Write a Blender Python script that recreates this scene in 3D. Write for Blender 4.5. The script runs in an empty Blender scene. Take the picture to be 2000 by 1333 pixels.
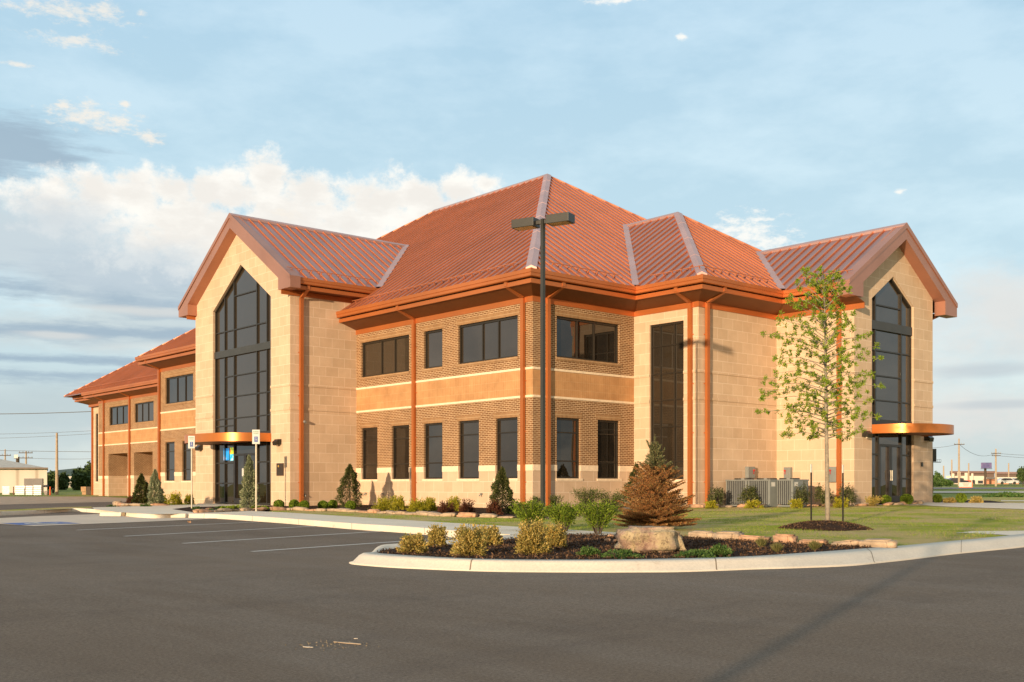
import bpy, bmesh, math, random
import numpy as np
from mathutils import Vector, Matrix, noise
random.seed(7); RNG = np.random.default_rng(7)
SC = bpy.context.scene
COL = SC.collection
PI = math.pi

# ------------------------------------------------------------------ survey of the site
FPX = 2100.0; HOR = 948.24; TH = math.radians(48.7676)
CX, CY, CZ = -25.5975, -28.0946, 1.10
FX, FY = math.cos(TH), math.sin(TH)          # view heading
RX, RY = math.sin(TH), -math.cos(TH)         # to the right of it
def ray(px):
    k = (px-1000)/FPX
    return FX+k*RX, FY+k*RY
def onX(px, c):
    r = ray(px); t = (c-CX)/r[0]; return CY+t*r[1], t
def onY(px, c):
    r = ray(px); t = (c-CY)/r[1]; return CX+t*r[0], t
def zat(py, t): return CZ+(HOR-py)*t/FPX
def far(px, t):
    r = ray(px); return CX+t*r[0], CY+t*r[1]
def fwd(x, y): return (x-CX)*FX+(y-CY)*FY
def H(x, y):
    t = fwd(x, y)
    h = .03+.0028*min(max(t, 0), 32)
    h += .0035*(min(max(t, 60), 500)-60)
    h += .009*min(max(x+2, 0), 18)
    return h
def W(px, py, lift=.12):
    t = 30.
    for _ in range(25):
        x, y = far(px, t)
        z = H(x, y)+lift
        t = min(max((CZ-z)*FPX/max(py-HOR, .6), .5), 900)
    x, y = far(px, t)
    return Vector((x, y, H(x, y)+lift))

# ------------------------------------------------------------------ mesh helpers
class MB:
    def __init__(s): s.v = []; s.f = []
    def face(s, *pts):
        n = len(s.v); s.v += [tuple(p) for p in pts]; s.f.append(tuple(range(n, n+len(pts))))
    def box(s, x0, x1, y0, y1, z0, z1):
        if x0 > x1: x0, x1 = x1, x0
        if y0 > y1: y0, y1 = y1, y0
        if z0 > z1: z0, z1 = z1, z0
        n = len(s.v)
        s.v += [(x0,y0,z0),(x1,y0,z0),(x1,y1,z0),(x0,y1,z0),(x0,y0,z1),(x1,y0,z1),(x1,y1,z1),(x0,y1,z1)]
        for q in ((3,2,1,0),(4,5,6,7),(0,1,5,4),(1,2,6,5),(2,3,7,6),(3,0,4,7)): s.f.append(tuple(n+i for i in q))
    def obox(s, o, a, b, c):      # box from corner o with edge vectors a, b, c
        o, a, b, c = Vector(o), Vector(a), Vector(b), Vector(c)
        p = [o, o+a, o+a+b, o+b, o+c, o+a+c, o+a+b+c, o+b+c]; n = len(s.v)
        s.v += [tuple(q) for q in p]
        for q in ((3,2,1,0),(4,5,6,7),(0,1,5,4),(1,2,6,5),(2,3,7,6),(3,0,4,7)): s.f.append(tuple(n+i for i in q))
    def prism(s, poly, vec):      # poly: 3D points, extruded by vec
        n = len(s.v); k = len(poly); v = Vector(vec)
        s.v += [tuple(p) for p in poly]+[tuple(Vector(p)+v) for p in poly]
        s.f.append(tuple(range(n, n+k))); s.f.append(tuple(reversed(range(n+k, n+2*k))))
        for i in range(k):
            j = (i+1) % k; s.f.append((n+i, n+j, n+k+j, n+k+i))
    def tube(s, pts, rad, seg=6, cap=True):
        pts = [Vector(p) for p in pts]; rs = rad if isinstance(rad, (list, tuple)) else [rad]*len(pts)
        n0 = len(s.v)
        for i, p in enumerate(pts):
            d = (pts[min(i+1, len(pts)-1)]-pts[max(i-1, 0)]).normalized()
            a = d.orthogonal().normalized() if abs(d.z) < .95 else Vector((1, 0, 0))
            a = (a-d*a.dot(d)).normalized(); b = d.cross(a)
            for k in range(seg):
                an = 2*PI*k/seg; s.v.append(tuple(p+(a*math.cos(an)+b*math.sin(an))*rs[i]))
        for i in range(len(pts)-1):
            for k in range(seg):
                s.f.append((n0+i*seg+k, n0+i*seg+(k+1) % seg, n0+(i+1)*seg+(k+1) % seg, n0+(i+1)*seg+k))
        if cap:
            s.f.append(tuple(n0+k for k in reversed(range(seg))))
            m = n0+(len(pts)-1)*seg; s.f.append(tuple(m+k for k in range(seg)))
    def build(s, name, mat, parent=None, smooth=False, bevel=0):
        me = bpy.data.meshes.new(name); me.from_pydata(s.v, [], s.f)
        bm = bmesh.new(); bm.from_mesh(me)
        bmesh.ops.recalc_face_normals(bm, faces=bm.faces)
        if bevel: bmesh.ops.bevel(bm, geom=[e for e in bm.edges if len(e.link_faces) == 2 and e.calc_face_angle(0) > .6], offset=bevel, segments=2, affect='EDGES', profile=.6)
        if smooth:
            for f in bm.faces: f.smooth = True
        bm.to_mesh(me); bm.free(); box_uv(me)
        return link(name, me, mat, parent)
def box_uv(me):
    if not me.polygons: return
    uv = me.uv_layers.new(name='UVMap').data
    for p in me.polygons:
        n = p.normal; ax = 2 if abs(n.z) >= max(abs(n.x), abs(n.y))*1.3 else (0 if abs(n.x) > abs(n.y) else 1)
        for li in p.loop_indices:
            c = me.vertices[me.loops[li].vertex_index].co
            uv[li].uv = (c.x, c.y) if ax == 2 else ((c.y, c.z) if ax == 0 else (c.x, c.z))
def link(name, me, mat, parent=None):
    if mat is not None and not me.materials: me.materials.append(mat)
    o = bpy.data.objects.new(name, me); COL.objects.link(o)
    if parent is not None: o.parent = parent
    return o
def tag(o, label=None, cat=None, group=None, kind=None):
    if label: o['label'] = label
    if cat: o['category'] = cat
    if group: o['group'] = group
    if kind: o['kind'] = kind
    return o
def empty(name, loc=(0, 0, 0), rz=0):
    o = bpy.data.objects.new(name, None); COL.objects.link(o); o.location = loc; o.rotation_euler = (0, 0, rz)
    o.empty_display_size = .2
    return o
def copy_tree(o, parent=None):
    c = o.copy(); COL.objects.link(c)
    if parent is not None: c.parent = parent
    for ch in list(o.children): copy_tree(ch, c)
    return c

# ------------------------------------------------------------------ materials
def newmat(name):
    m = bpy.data.materials.new(name); m.use_nodes = True; nt = m.node_tree
    b = nt.nodes['Principled BSDF']; return m, nt, b
def N(nt, t, **kw):
    n = nt.nodes.new(t)
    for k, v in kw.items():
        if k.startswith('i_'):
            n.inputs[k[2:].replace('_', ' ')].default_value = v
        else: setattr(n, k, v)
    return n
def ramp(nt, fac, stops):
    r = nt.nodes.new('ShaderNodeValToRGB'); e = r.color_ramp.elements
    while len(e) < len(stops): e.new(.5)
    for k, (p, c) in enumerate(stops): e[k].position = p; e[k].color = (*c, 1) if len(c) == 3 else c
    nt.links.new(fac, r.inputs[0]); return r.outputs[0]
def mixc(nt, fac, a, b, mode='MIX'):
    m = nt.nodes.new('ShaderNodeMix'); m.data_type = 'RGBA'; m.blend_type = mode
    for s, v in ((m.inputs[0], fac), (m.inputs[6], a), (m.inputs[7], b)):
        if isinstance(v, (int, float)): s.default_value = v
        elif isinstance(v, (tuple, list)): s.default_value = (*v, 1) if len(v) == 3 else v
        else: nt.links.new(v, s)
    return m.outputs[2]
def coords(nt, kind='Object', scale=(1, 1, 1), rot=(0, 0, 0)):
    t = nt.nodes.new('ShaderNodeTexCoord'); m = nt.nodes.new('ShaderNodeMapping')
    m.inputs['Scale'].default_value = scale; m.inputs['Rotation'].default_value = rot
    nt.links.new(t.outputs[kind], m.inputs[0]); return m.outputs[0]
def nz(nt, co, scale, detail=4, rough=.6):
    n = nt.nodes.new('ShaderNodeTexNoise'); n.inputs['Scale'].default_value = scale
    n.inputs['Detail'].default_value = detail; n.inputs['Roughness'].default_value = rough
    nt.links.new(co, n.inputs['Vector']); return n.outputs['Fac']
def bump(nt, b, h, strength=.3, dist=.02):
    n = nt.nodes.new('ShaderNodeBump'); n.inputs['Strength'].default_value = strength; n.inputs['Distance'].default_value = dist
    nt.links.new(h, n.inputs['Height']); nt.links.new(n.outputs[0], b.inputs['Normal'])
def simple(name, col, rough=.6, metal=0., var=.15, vscale=3., bmp=0., bscale=40., spec=.5, kind='Object', vscale2=None):
    m, nt, b = newmat(name)
    co = coords(nt, kind)
    n1 = nz(nt, co, vscale, 5)
    dark = tuple(c*(1-var) for c in col); lite = tuple(min(1, c*(1+var)) for c in col)
    c = ramp(nt, n1, [(.3, dark), (.7, lite)])
    nt.links.new(c, b.inputs['Base Color'])
    b.inputs['Roughness'].default_value = rough; b.inputs['Metallic'].default_value = metal
    b.inputs['Specular IOR Level'].default_value = spec
    if bmp: bump(nt, b, nz(nt, co, bscale, 4), bmp, .01)
    return m
def leafmat(name, cols, rough=.55, trans=.25, tips=None):
    m, nt, b = newmat(name)
    g = nt.nodes.new('ShaderNodeNewGeometry')
    cols = [tuple(min(.75, v*1.55) for v in cc) for cc in cols]; k = len(cols)
    c = ramp(nt, g.outputs['Random Per Island'], [((i+.5)/k, cc) for i, cc in enumerate(cols)])
    co = coords(nt); n1 = nz(nt, co, 3.0, 3)
    c = mixc(nt, n1, c, mixc(nt, 1., c, (.55, .6, .5), 'MULTIPLY'), 'MIX')
    nt.links.new(c, b.inputs['Base Color'])
    b.inputs['Roughness'].default_value = rough; b.inputs['Specular IOR Level'].default_value = .15
    t = nt.nodes.new('ShaderNodeBsdfTranslucent'); nt.links.new(c, t.inputs[0])
    mx = nt.nodes.new('ShaderNodeMixShader'); mx.inputs[0].default_value = trans
    out = nt.nodes['Material Output']
    nt.links.new(b.outputs[0], mx.inputs[1]); nt.links.new(t.outputs[0], mx.inputs[2]); nt.links.new(mx.outputs[0], out.inputs[0])
    return m
def brickmat(name, c1, c2, mortar, bw, rh, ms, off=.5, bmp=.4, rough=.8, shift=(0, 0), blotch=.25, smooth=.1):
    m, nt, b = newmat(name)
    t = nt.nodes.new('ShaderNodeTexCoord'); mp = nt.nodes.new('ShaderNodeMapping')
    mp.inputs['Location'].default_value = (shift[0], shift[1], 0); nt.links.new(t.outputs['UV'], mp.inputs[0])
    br = nt.nodes.new('ShaderNodeTexBrick'); nt.links.new(mp.outputs[0], br.inputs['Vector'])
    br.offset = off; br.squash = 1.; br.offset_frequency = 2
    for k, v in (('Color1', (*c1, 1)), ('Color2', (*c2, 1)), ('Mortar', (*mortar, 1)), ('Scale', 1.), ('Mortar Size', ms), ('Mortar Smooth', smooth), ('Bias', 0.), ('Brick Width', bw), ('Row Height', rh)):
        br.inputs[k].default_value = v
    n1 = nz(nt, mp.outputs[0], 1.3, 5, .65); n2 = nz(nt, mp.outputs[0], 45, 3, .7)
    c = mixc(nt, ramp(nt, n1, [(.35, (0, 0, 0)), (.7, (1, 1, 1))]), br.outputs['Color'], mixc(nt, 1., br.outputs['Color'], (1-blotch, 1-blotch*1.1, 1-blotch*1.2), 'MULTIPLY'))
    c = mixc(nt, .35, c, mixc(nt, 1., c, ramp(nt, n2, [(.2, (.6, .6, .6)), (.8, (1.3, 1.3, 1.3))]), 'MULTIPLY'))
    nt.links.new(c, b.inputs['Base Color']); b.inputs['Roughness'].default_value = rough; b.inputs['Specular IOR Level'].default_value = .25
    inv = nt.nodes.new('ShaderNodeMath'); inv.operation = 'MULTIPLY_ADD'; inv.inputs[1].default_value = -1; inv.inputs[2].default_value = 1.
    nt.links.new(br.outputs['Fac'], inv.inputs[0])
    ad = nt.nodes.new('ShaderNodeMath'); ad.operation = 'MULTIPLY_ADD'; ad.inputs[1].default_value = .35
    nt.links.new(n2, ad.inputs[0]); nt.links.new(inv.outputs[0], ad.inputs[2])
    bump(nt, b, ad.outputs[0], bmp, .008)
    return m

M = {}
M['brick'] = brickmat('brown_brick', (.185, .085, .033), (.26, .125, .048), (.68, .48, .29), .2032, .0677, .009, shift=(0, .0))
M['soldier'] = brickmat('soldier_brick', (.26, .13, .055), (.33, .17, .07), (.55, .38, .22), .0677, .2032, .0085, off=0)
M['band'] = brickmat('orange_band_brick', (.52, .27, .115), (.56, .30, .13), (.62, .38, .19), .1016, .3048, .006, off=0, bmp=.25)
M['stone'] = brickmat('tan_stone_block', (.60, .43, .285), (.67, .49, .335), (.80, .64, .48), .6096, .4064, .008, off=.5, bmp=.2, blotch=.12, shift=(0, -.02))
M['lightstone'] = simple('pale_stone_course', (.80, .63, .44), .85, var=.12, vscale=9, bmp=.6, bscale=30)
def copper(name, col, rough, metal):
    m, nt, b = newmat(name); co = coords(nt)
    n1 = nz(nt, co, .5, 4); n2 = nz(nt, co, 1.1, 3)
    c = ramp(nt, n1, [(.3, tuple(k*.88 for k in col)), (.7, tuple(min(1, k*1.08) for k in col))])
    nt.links.new(c, b.inputs['Base Color']); b.inputs['Metallic'].default_value = metal
    r = nt.nodes.new('ShaderNodeMapRange'); r.inputs[3].default_value = rough-.05; r.inputs[4].default_value = rough+.07
    nt.links.new(n2, r.inputs[0]); nt.links.new(r.outputs[0], b.inputs['Roughness'])
    bump(nt, b, n1, .04, .03)
    return m
M['roof'] = copper('copper_roof_metal', (.52, .265, .205), .34, .88)
M['seam'] = copper('copper_seam_metal', (.56, .205, .095), .52, .5)
M['cap'] = copper('copper_cap_metal', (.62, .37, .31), .45, .7)
M['trim'] = copper('copper_trim_metal', (.50, .155, .042), .42, .42)
M['verge'] = copper('copper_verge_metal', (.46, .22, .15), .42, .55)
M['canopy'] = copper('bright_copper_metal', (.66, .21, .05), .34, .6)
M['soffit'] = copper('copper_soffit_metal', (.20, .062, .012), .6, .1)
M['bronze'] = simple('dark_bronze_frame', (.035, .028, .02), .4, .3, var=.1)
M['black'] = simple('black_painted_metal', (.05, .047, .04), .45, .2, var=.12)
def glassmat(name, base, ior=1.55):
    m, nt, b = newmat(name); co = coords(nt)
    n1 = nz(nt, co, .6, 3)
    oi = nt.nodes.new('ShaderNodeObjectInfo')
    gc = mixc(nt, ramp(nt, oi.outputs['Random'], [(.3, (0, 0, 0)), (.9, (1, 1, 1))]), ramp(nt, n1, [(.35, tuple(c*.6 for c in base)), (.7, tuple(c*1.8 for c in base))]), (.042, .031, .020))
    nt.links.new(gc, b.inputs['Base Color'])
    b.inputs['Roughness'].default_value = .01; b.inputs['IOR'].default_value = ior
    bump(nt, b, nz(nt, co, .55, 2), .12, .06)
    return m
M['glass'] = glassmat('bronze_tinted_glass', (.016, .012, .008), 1.7)
M['door'] = simple('door_bronze_metal', (.04, .035, .035), .35, .4)
M['greybox'] = simple('grey_metal_box', (.25, .265, .25), .5, .3, var=.08)
M['white'] = simple('white_paint', (.62, .60, .55), .6, var=.06)
M['blue'] = simple('blue_paint', (.04, .09, .32), .6, var=.1)
M['green'] = simple('green_lettering', (.05, .3, .12), .6)
M['red'] = simple('red_handle', (.5, .03, .02), .5)
M['steel'] = simple('galvanised_steel', (.62, .55, .42), .5, .4)
M['bark'] = simple('grey_bark', (.28, .23, .17), .9, var=.3, vscale=12, bmp=.6, bscale=60)
M['darkbark'] = simple('dark_bark', (.09, .065, .045), .9, var=.3, vscale=12, bmp=.5)
M['pole'] = simple('weathered_pole_wood', (.42, .32, .22), .9, var=.2, vscale=6, bmp=.3)
M['wood'] = simple('crate_wood', (.42, .25, .13), .85, var=.25, vscale=4)

# asphalt
def asphalt():
    m, nt, b = newmat('asphalt'); co = coords(nt)
    big = nz(nt, co, .16, 6, .6); mid = nz(nt, coords(nt, 'Object', (1.2, .25, 1), (0, 0, TH+.25)), .8, 5, .65)
    fine = nz(nt, co, 42, 6, .9); spk = nz(nt, co, 110, 2, .9)
    c = ramp(nt, big, [(.3, (.138, .102, .071)), (.7, (.200, .152, .110))])
    c = mixc(nt, ramp(nt, mid, [(.42, (0, 0, 0)), (.68, (.75, .75, .75))]), c, (.200, .160, .124))
    c = mixc(nt, 1., c, ramp(nt, fine, [(.32, (.35, .35, .35)), (.68, (1.6, 1.6, 1.6))]), 'MULTIPLY')
    pat = nz(nt, coords(nt, 'Object', (.5, 1.3, 1), (0, 0, .6)), .55, 7, .75)
    c = mixc(nt, ramp(nt, pat, [(.5, (0, 0, 0)), (.62, (.45, .45, .45))]), c, mixc(nt, 1., c, (.72, .72, .74), 'MULTIPLY'))
    c = mixc(nt, ramp(nt, spk, [(.62, (0, 0, 0)), (.72, (.8, .8, .8))]), c, (.33, .27, .21))
    nt.links.new(c, b.inputs['Base Color']); b.inputs['Roughness'].default_value = .9; b.inputs['Specular IOR Level'].default_value = .2
    bump(nt, b, fine, .5, .008)
    return m
M['asphalt'] = asphalt()
def concrete(name, col, streak=True):
    m, nt, b = newmat(name); co = coords(nt)
    c = ramp(nt, nz(nt, co, .9, 6, .7), [(.3, tuple(k*.86 for k in col)), (.7, col)])
    c = mixc(nt, 1., c, ramp(nt, nz(nt, co, 30, 4, .8), [(.3, (.86, .86, .86)), (.7, (1.06, 1.06, 1.06))]), 'MULTIPLY')
    c = mixc(nt, ramp(nt, nz(nt, co, 2.3, 6, .75), [(.6, (0, 0, 0)), (.78, (.55, .55, .55))]), c, (.34, .25, .17))
    nt.links.new(c, b.inputs['Base Color']); b.inputs['Roughness'].default_value = .85; b.inputs['Specular IOR Level'].default_value = .25
    bump(nt, b, nz(nt, co, 60, 3), .25, .005)
    return m
M['kerb'] = concrete('kerb_concrete', (.80, .70, .56))
M['walk'] = concrete('walk_concrete', (.84, .74, .59))
M['pad'] = concrete('pad_concrete', (.70, .58, .45))
M['gravel'] = simple('sandy_gravel', (.42, .31, .21), .95, var=.25, vscale=1.5, bmp=.6, bscale=30)
def grassmat(name, g1, g2, tan, thr=.5):
    m, nt, b = newmat(name); co = coords(nt)
    a = nz(nt, co, .45, 6, .7); p = nz(nt, co, 1.7, 6, .8); f = nz(nt, co, 40, 4, .85)
    c = ramp(nt, p, [(.35, g1), (.65, g2)])
    k = nt.nodes.new('ShaderNodeMath'); k.operation = 'MULTIPLY_ADD'; k.inputs[1].default_value = .55
    nt.links.new(f, k.inputs[0]); nt.links.new(a, k.inputs[2])
    c = mixc(nt, ramp(nt, k.outputs[0], [(thr+.22, (0, 0, 0)), (thr+.38, (1, 1, 1))]), c, tan)
    c = mixc(nt, 1., c, ramp(nt, f, [(.25, (.55, .55, .55)), (.75, (1.35, 1.35, 1.35))]), 'MULTIPLY')
    nt.links.new(c, b.inputs['Base Color']); b.inputs['Roughness'].default_value = .95; b.inputs['Specular IOR Level'].default_value = .1
    bump(nt, b, f, .9, .04)
    return m
M['lawn'] = grassmat('patchy_turf', (.24, .33, .022), (.42, .44, .05), (.58, .45, .20), .45)
M['field'] = grassmat('field_grass', (.17, .24, .03), (.28, .32, .06), (.44, .36, .17), .52)
M['mulch'] = simple('bark_mulch', (.042, .024, .016), .95, var=.6, vscale=26, bmp=1., bscale=50, spec=.1)
M['chips'] = leafmat('mulch_chips', [(.045, .026, .017), (.09, .05, .03), (.03, .018, .013), (.16, .09, .055)], .9, 0.)
M['flagstone'] = simple('orange_sandstone', (.50, .29, .17), .85, var=.35, vscale=3.5, bmp=.5, bscale=18)
M['flagstone_tan'] = simple('tan_sandstone', (.44, .32, .21), .85, var=.3, vscale=3.5, bmp=.5, bscale=18)
M['brownrock'] = simple('brown_rock', (.22, .13, .08), .9, var=.35, vscale=6, bmp=.6, bscale=20)
def boulder():
    m, nt, b = newmat('lichen_boulder'); co = coords(nt)
    c = ramp(nt, nz(nt, co, 2.6, 8, .75), [(.36, (.20, .11, .08)), (.47, (.48, .31, .22)), (.54, (.58, .42, .30)), (.64, (.36, .23, .15))])
    c = mixc(nt, ramp(nt, nz(nt, co, 3.1, 8, .8), [(.46, (0, 0, 0)), (.54, (.9, .9, .9))]), c, (.66, .52, .30))
    c = mixc(nt, ramp(nt, nz(nt, co, 12, 6, .85), [(.53, (0, 0, 0)), (.62, (.85, .85, .85))]), c, (.17, .11, .07))
    nt.links.new(c, b.inputs['Base Color']); b.inputs['Roughness'].default_value = .9
    bump(nt, b, nz(nt, co, 8, 8, .8), 1., .07)
    return m
M['boulder'] = boulder()
L = {}
L['ball'] = leafmat('bright_green_leaf', [(.11, .16, .015), (.16, .22, .02), (.07, .11, .012), (.22, .27, .03)])
L['gold'] = leafmat('golden_needle', [(.26, .24, .02), (.36, .30, .02), (.17, .19, .02), (.42, .34, .04)])
L['red'] = leafmat('purple_brown_leaf', [(.075, .026, .016), (.12, .04, .022), (.045, .018, .013), (.15, .06, .03)])
L['holly'] = leafmat('dark_holly_leaf', [(.04, .052, .016), (.075, .085, .026), (.028, .036, .012), (.15, .14, .05)], rough=.4, trans=.12)
L['silver'] = leafmat('grey_green_needle', [(.22, .24, .14), (.30, .31, .19), (.15, .18, .10), (.40, .38, .25)])
L['vase'] = leafmat('yellow_green_spray', [(.10, .15, .015), (.17, .22, .02), (.06, .095, .012), (.24, .28, .03)])
L['vaseback'] = leafmat('olive_spray', [(.06, .085, .018), (.10, .125, .02), (.04, .06, .015), (.14, .15, .04)])
L['tan'] = leafmat('straw_gold_leaf', [(.40, .29, .10), (.50, .36, .13), (.26, .21, .06), (.48, .30, .07), (.18, .17, .05)])
L['juniper'] = leafmat('low_juniper_leaf', [(.06, .12, .03), (.10, .17, .04), (.04, .08, .02), (.14, .19, .06)])
L['chart'] = leafmat('chartreuse_leaf', [(.24, .32, .03), (.32, .38, .04), (.16, .22, .02)])
L['loose'] = leafmat('olive_loose_leaf', [(.06, .075, .025), (.10, .11, .04), (.04, .05, .02), (.16, .14, .07)])
L['dry'] = leafmat('dead_brown_needle', [(.30, .115, .04), (.38, .16, .055), (.20, .08, .03), (.42, .24, .09), (.17, .11, .04)], trans=.15)
L['spruce'] = leafmat('grey_green_spruce_needle', [(.12, .13, .06), (.18, .17, .08), (.08, .09, .04), (.23, .21, .10)], trans=.15)
L['oak'] = leafmat('young_green_leaf', [(.17, .26, .022), (.25, .33, .03), (.11, .18, .016), (.34, .34, .05)], trans=.35)
L['tuft'] = leafmat('olive_blade', [(.16, .15, .05), (.26, .21, .09), (.10, .11, .03)])
L['fartree'] = leafmat('far_tree_leaf', [(.06, .09, .03), (.09, .125, .04), (.04, .06, .024)], trans=.1)
L['grass'] = leafmat('grass_blade', [(.16, .24, .018), (.22, .29, .025), (.12, .18, .015), (.34, .28, .10)], trans=.3)

# ------------------------------------------------------------------ ground sheets
def sheet(name, pts, lift, mat, kinks=True, kind='structure', thick=0):
    """flat outline (x, y) draped on the site surface"""
    bm = bmesh.new(); vs = [bm.verts.new((p[0], p[1], 0)) for p in pts]
    bm.faces.new(vs); bmesh.ops.triangulate(bm, faces=bm.faces)
    for t in (0, 32, 60, 500):
        bmesh.ops.bisect_plane(bm, geom=bm.verts[:]+bm.edges[:]+bm.faces[:], plane_co=(CX+t*FX, CY+t*FY, 0), plane_no=(FX, FY, 0))
    for x in (-2, 16):
        bmesh.ops.bisect_plane(bm, geom=bm.verts[:]+bm.edges[:]+bm.faces[:], plane_co=(x, 0, 0), plane_no=(1, 0, 0))
    for v in bm.verts: v.co.z = H(v.co.x, v.co.y)+lift
    bmesh.ops.recalc_face_normals(bm, faces=bm.faces)
    for f in bm.faces:
        if f.normal.z < 0: f.normal_flip()
    if thick:
        r = bmesh.ops.extrude_face_region(bm, geom=bm.faces[:])
        for v in [g for g in r['geom'] if isinstance(g, bmesh.types.BMVert)]: v.co.z -= thick
        bmesh.ops.recalc_face_normals(bm, faces=bm.faces)
    me = bpy.data.meshes.new(name); bm.to_mesh(me); bm.free(); box_uv(me)
    o = link(name, me, mat)
    if kind: o['kind'] = kind
    return o
def wp(lst, lift=.12): return [tuple(W(a, b, lift)[:2]) for a, b in lst]

sheet('ground', [(-60, -600), (2600, 200), (2200, 2300), (-900, 2600), (-1500, 400), (-300, -500)], -.03, M['field'])
# asphalt lot, in site coordinates (front of the raised areas and round the left side)
lot = [far(-600, 4), (CX-14*FX-30*RX, CY-14*FY-30*RY), (CX-14*FX+40*RX, CY-14*FY+40*RY)]
lot += wp([(2500, 1012), (2300, 1020), (2000, 1046), (1700, 1085), (1200, 1085), (900, 1050), (560, 1008), (380, 1003)], 0)
lot += wp([(330, 1000), (230, 988), (280, 980), (190, 981), (0, 986), (-500, 1002)], 0)
sheet('parking_lot', lot, 0, M['asphalt'])

# kerb of the planting island, matched outer / inner rails
pairs = [((1004,1049),(1013,1052)), ((900,1060),(906,1063)), ((778,1069),(788,1071.5)), ((738,1073),(750,1076)), ((712,1083),(741,1078.5)),
 ((686,1093),(737,1080)), ((683,1098.5),(741,1082)), ((698,1104),(756,1083.5)), ((760,1109),(800,1086.5)), ((835,1112.7),(860,1090)), ((905,1115.5),(915,1092.7)),
 ((980,1117.5),(985,1094.3)), ((1070,1118.4),(1072,1095)), ((1160,1118.7),(1160,1095)), ((1240,1118.5),(1238,1094.3)), ((1320,1118),(1316,1092.8)), ((1400,1115.6),(1395,1090.8)),
 ((1480,1112.5),(1472,1087.8)), ((1565,1110),(1550,1082.8)), ((1660,1106),(1640,1076.5)), ((1730,1099),(1715,1070.7)), ((1784,1093),(1770,1066.5)), ((1865,1083),(1865,1057.5)),
 ((1935,1076),(1935,1051)), ((2000,1069.3),(2000,1044)), ((2150,1051),(2150,1030)), ((2400,1028),(2400,1011))]
def smooth_rail(pts, n=6):
    out = []
    P = [Vector(p) for p in pts]
    for i in range(len(P)-1):
        p0 = P[max(i-1, 0)]; p1 = P[i]; p2 = P[i+1]; p3 = P[min(i+2, len(P)-1)]
        for k in range(n):
            t = k/n
            out.append(.5*((2*p1)+(p2-p0)*t+(2*p0-5*p1+4*p2-p3)*t*t+(3*p1-p0-3*p2+p3)*t**3))
    out.append(P[-1]); return out
def kerb(name, pairs, lifts=((0, -.05), (0, .012), (.12, .02), (.34, .10), (.48, .125), (1, .13), (1, -.02)), joints=3.0, mat=None, n=6):
    outs = []
    for a, b in pairs:
        pi, po = W(*b, .12), W(*a, 0)
        if a[1] > b[1] and fwd(po.x, po.y) > fwd(pi.x, pi.y)-.13: po = Vector((*far(a[0], fwd(pi.x, pi.y)-.15), 0))
        outs.append(po.to_2d())
    o_ = smooth_rail(outs, n); i_ = smooth_rail([W(*b, .12).to_2d() for a, b in pairs], n)
    b = MB(); acc = 0
    rows = []
    for k in range(len(o_)):
        a, c = o_[k], i_[k]; row = []
        for fr, lf in lifts:
            p = a.lerp(c, fr); row.append((p.x, p.y, H(p.x, p.y)+lf))
        rows.append(row)
    m = len(lifts); b.v = [p for r in rows for p in r]
    for k in range(len(rows)-1):
        for j in range(m-1): b.f.append((k*m+j, k*m+j+1, (k+1)*m+j+1, (k+1)*m+j))
    o = b.build(name, mat or M['kerb'], smooth=True); o['kind'] = 'structure'
    # tooled joints: thin dark grooves
    g = MB(); acc = 0
    for k in range(1, len(rows)):
        acc += (i_[k]-i_[k-1]).length
        if acc > joints:
            acc = 0; d = (i_[k]-i_[k-1]).normalized()*.008
            for j in range(1, m-2):
                p, q = Vector(rows[k][j]), Vector(rows[k][j+1]); e = Vector((d.x, d.y, 0)); up = Vector((0, 0, .003))
                g.face(p-e+up, p+e+up, q+e+up, q-e+up)
    if g.f: g.build('kerb_joint', simple('joint_shadowline', (.20, .15, .10), .9), o)
    return o, i_
island_kerb, inner = kerb('kerb', pairs)
# raised lawn
inner_px_r = [b for a, b in pairs][13:]
lawn = wp([(520,1000.5),(700,1011.5),(900,1024),(1020,1031),(1215,1043),(1300,1046),(1500,1056),(1700,1069)])
lawn += [tuple(p) for p in inner if fwd(p.x, p.y) > 0 and ((p.x-CX)*RX+(p.y-CY)*RY)/fwd(p.x, p.y) > .365]
lawn += [far(2400, 60), (30, 8), (12, 14), (3, 14), (-2.8, 12.4), (-3.0, 11.5)]
sheet('lawn', lawn, .12, M['lawn'])
far_lawn = [(30, 8), far(2400, 60), far(2500, 95), far(1500, 95)]
sheet('road', [far(1500, 96), far(2500, 96), far(2500, 112), far(1500, 112)], .02, M['pad'])
sheet('road', [far(1500, 150), far(2900, 140), far(2900, 165), far(1500, 190)], .02, simple('road_asphalt_pale', (.22, .19, .17), .9))
# mulch of the island
mul = [tuple(p) for p in inner if ((p.x-CX)*RX+(p.y-CY)*RY)/fwd(p.x, p.y) < .352]
mul += wp([(1700,1069.5),(1620,1064),(1500,1058),(1400,1052),(1340,1049),(1212,1046),(1180,1046),(1100,1044)])
sheet('mulch_bed', mul, .126, M['mulch'])
# mulch along the building, left face, corner and right faces
bed = wp([(336,995),(386,1002.5),(430,1001),(487,998),(561,996.5),(704,1000.5),(860,1008.5),(1010,1012.3),(1075,1011.5),(1150,1004),(1235,995),(1340,991.5),(1500,990),(1670,988.5),(1740,986.5),(1803,984)])
bed += [(14.5, -6.6), (10.2, -6.6), (10.1, -3.2), (5.4, -3.2), (5.3, -.05), (0.05, -.05), (0.05, 11.4), (-3.2, 11.4), (-3.2, 12.9)]
bed += wp([(500,988.6),(430,989.5),(372,990.5)])
sheet('mulch_bed', bed, .126, M['mulch'])
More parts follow.
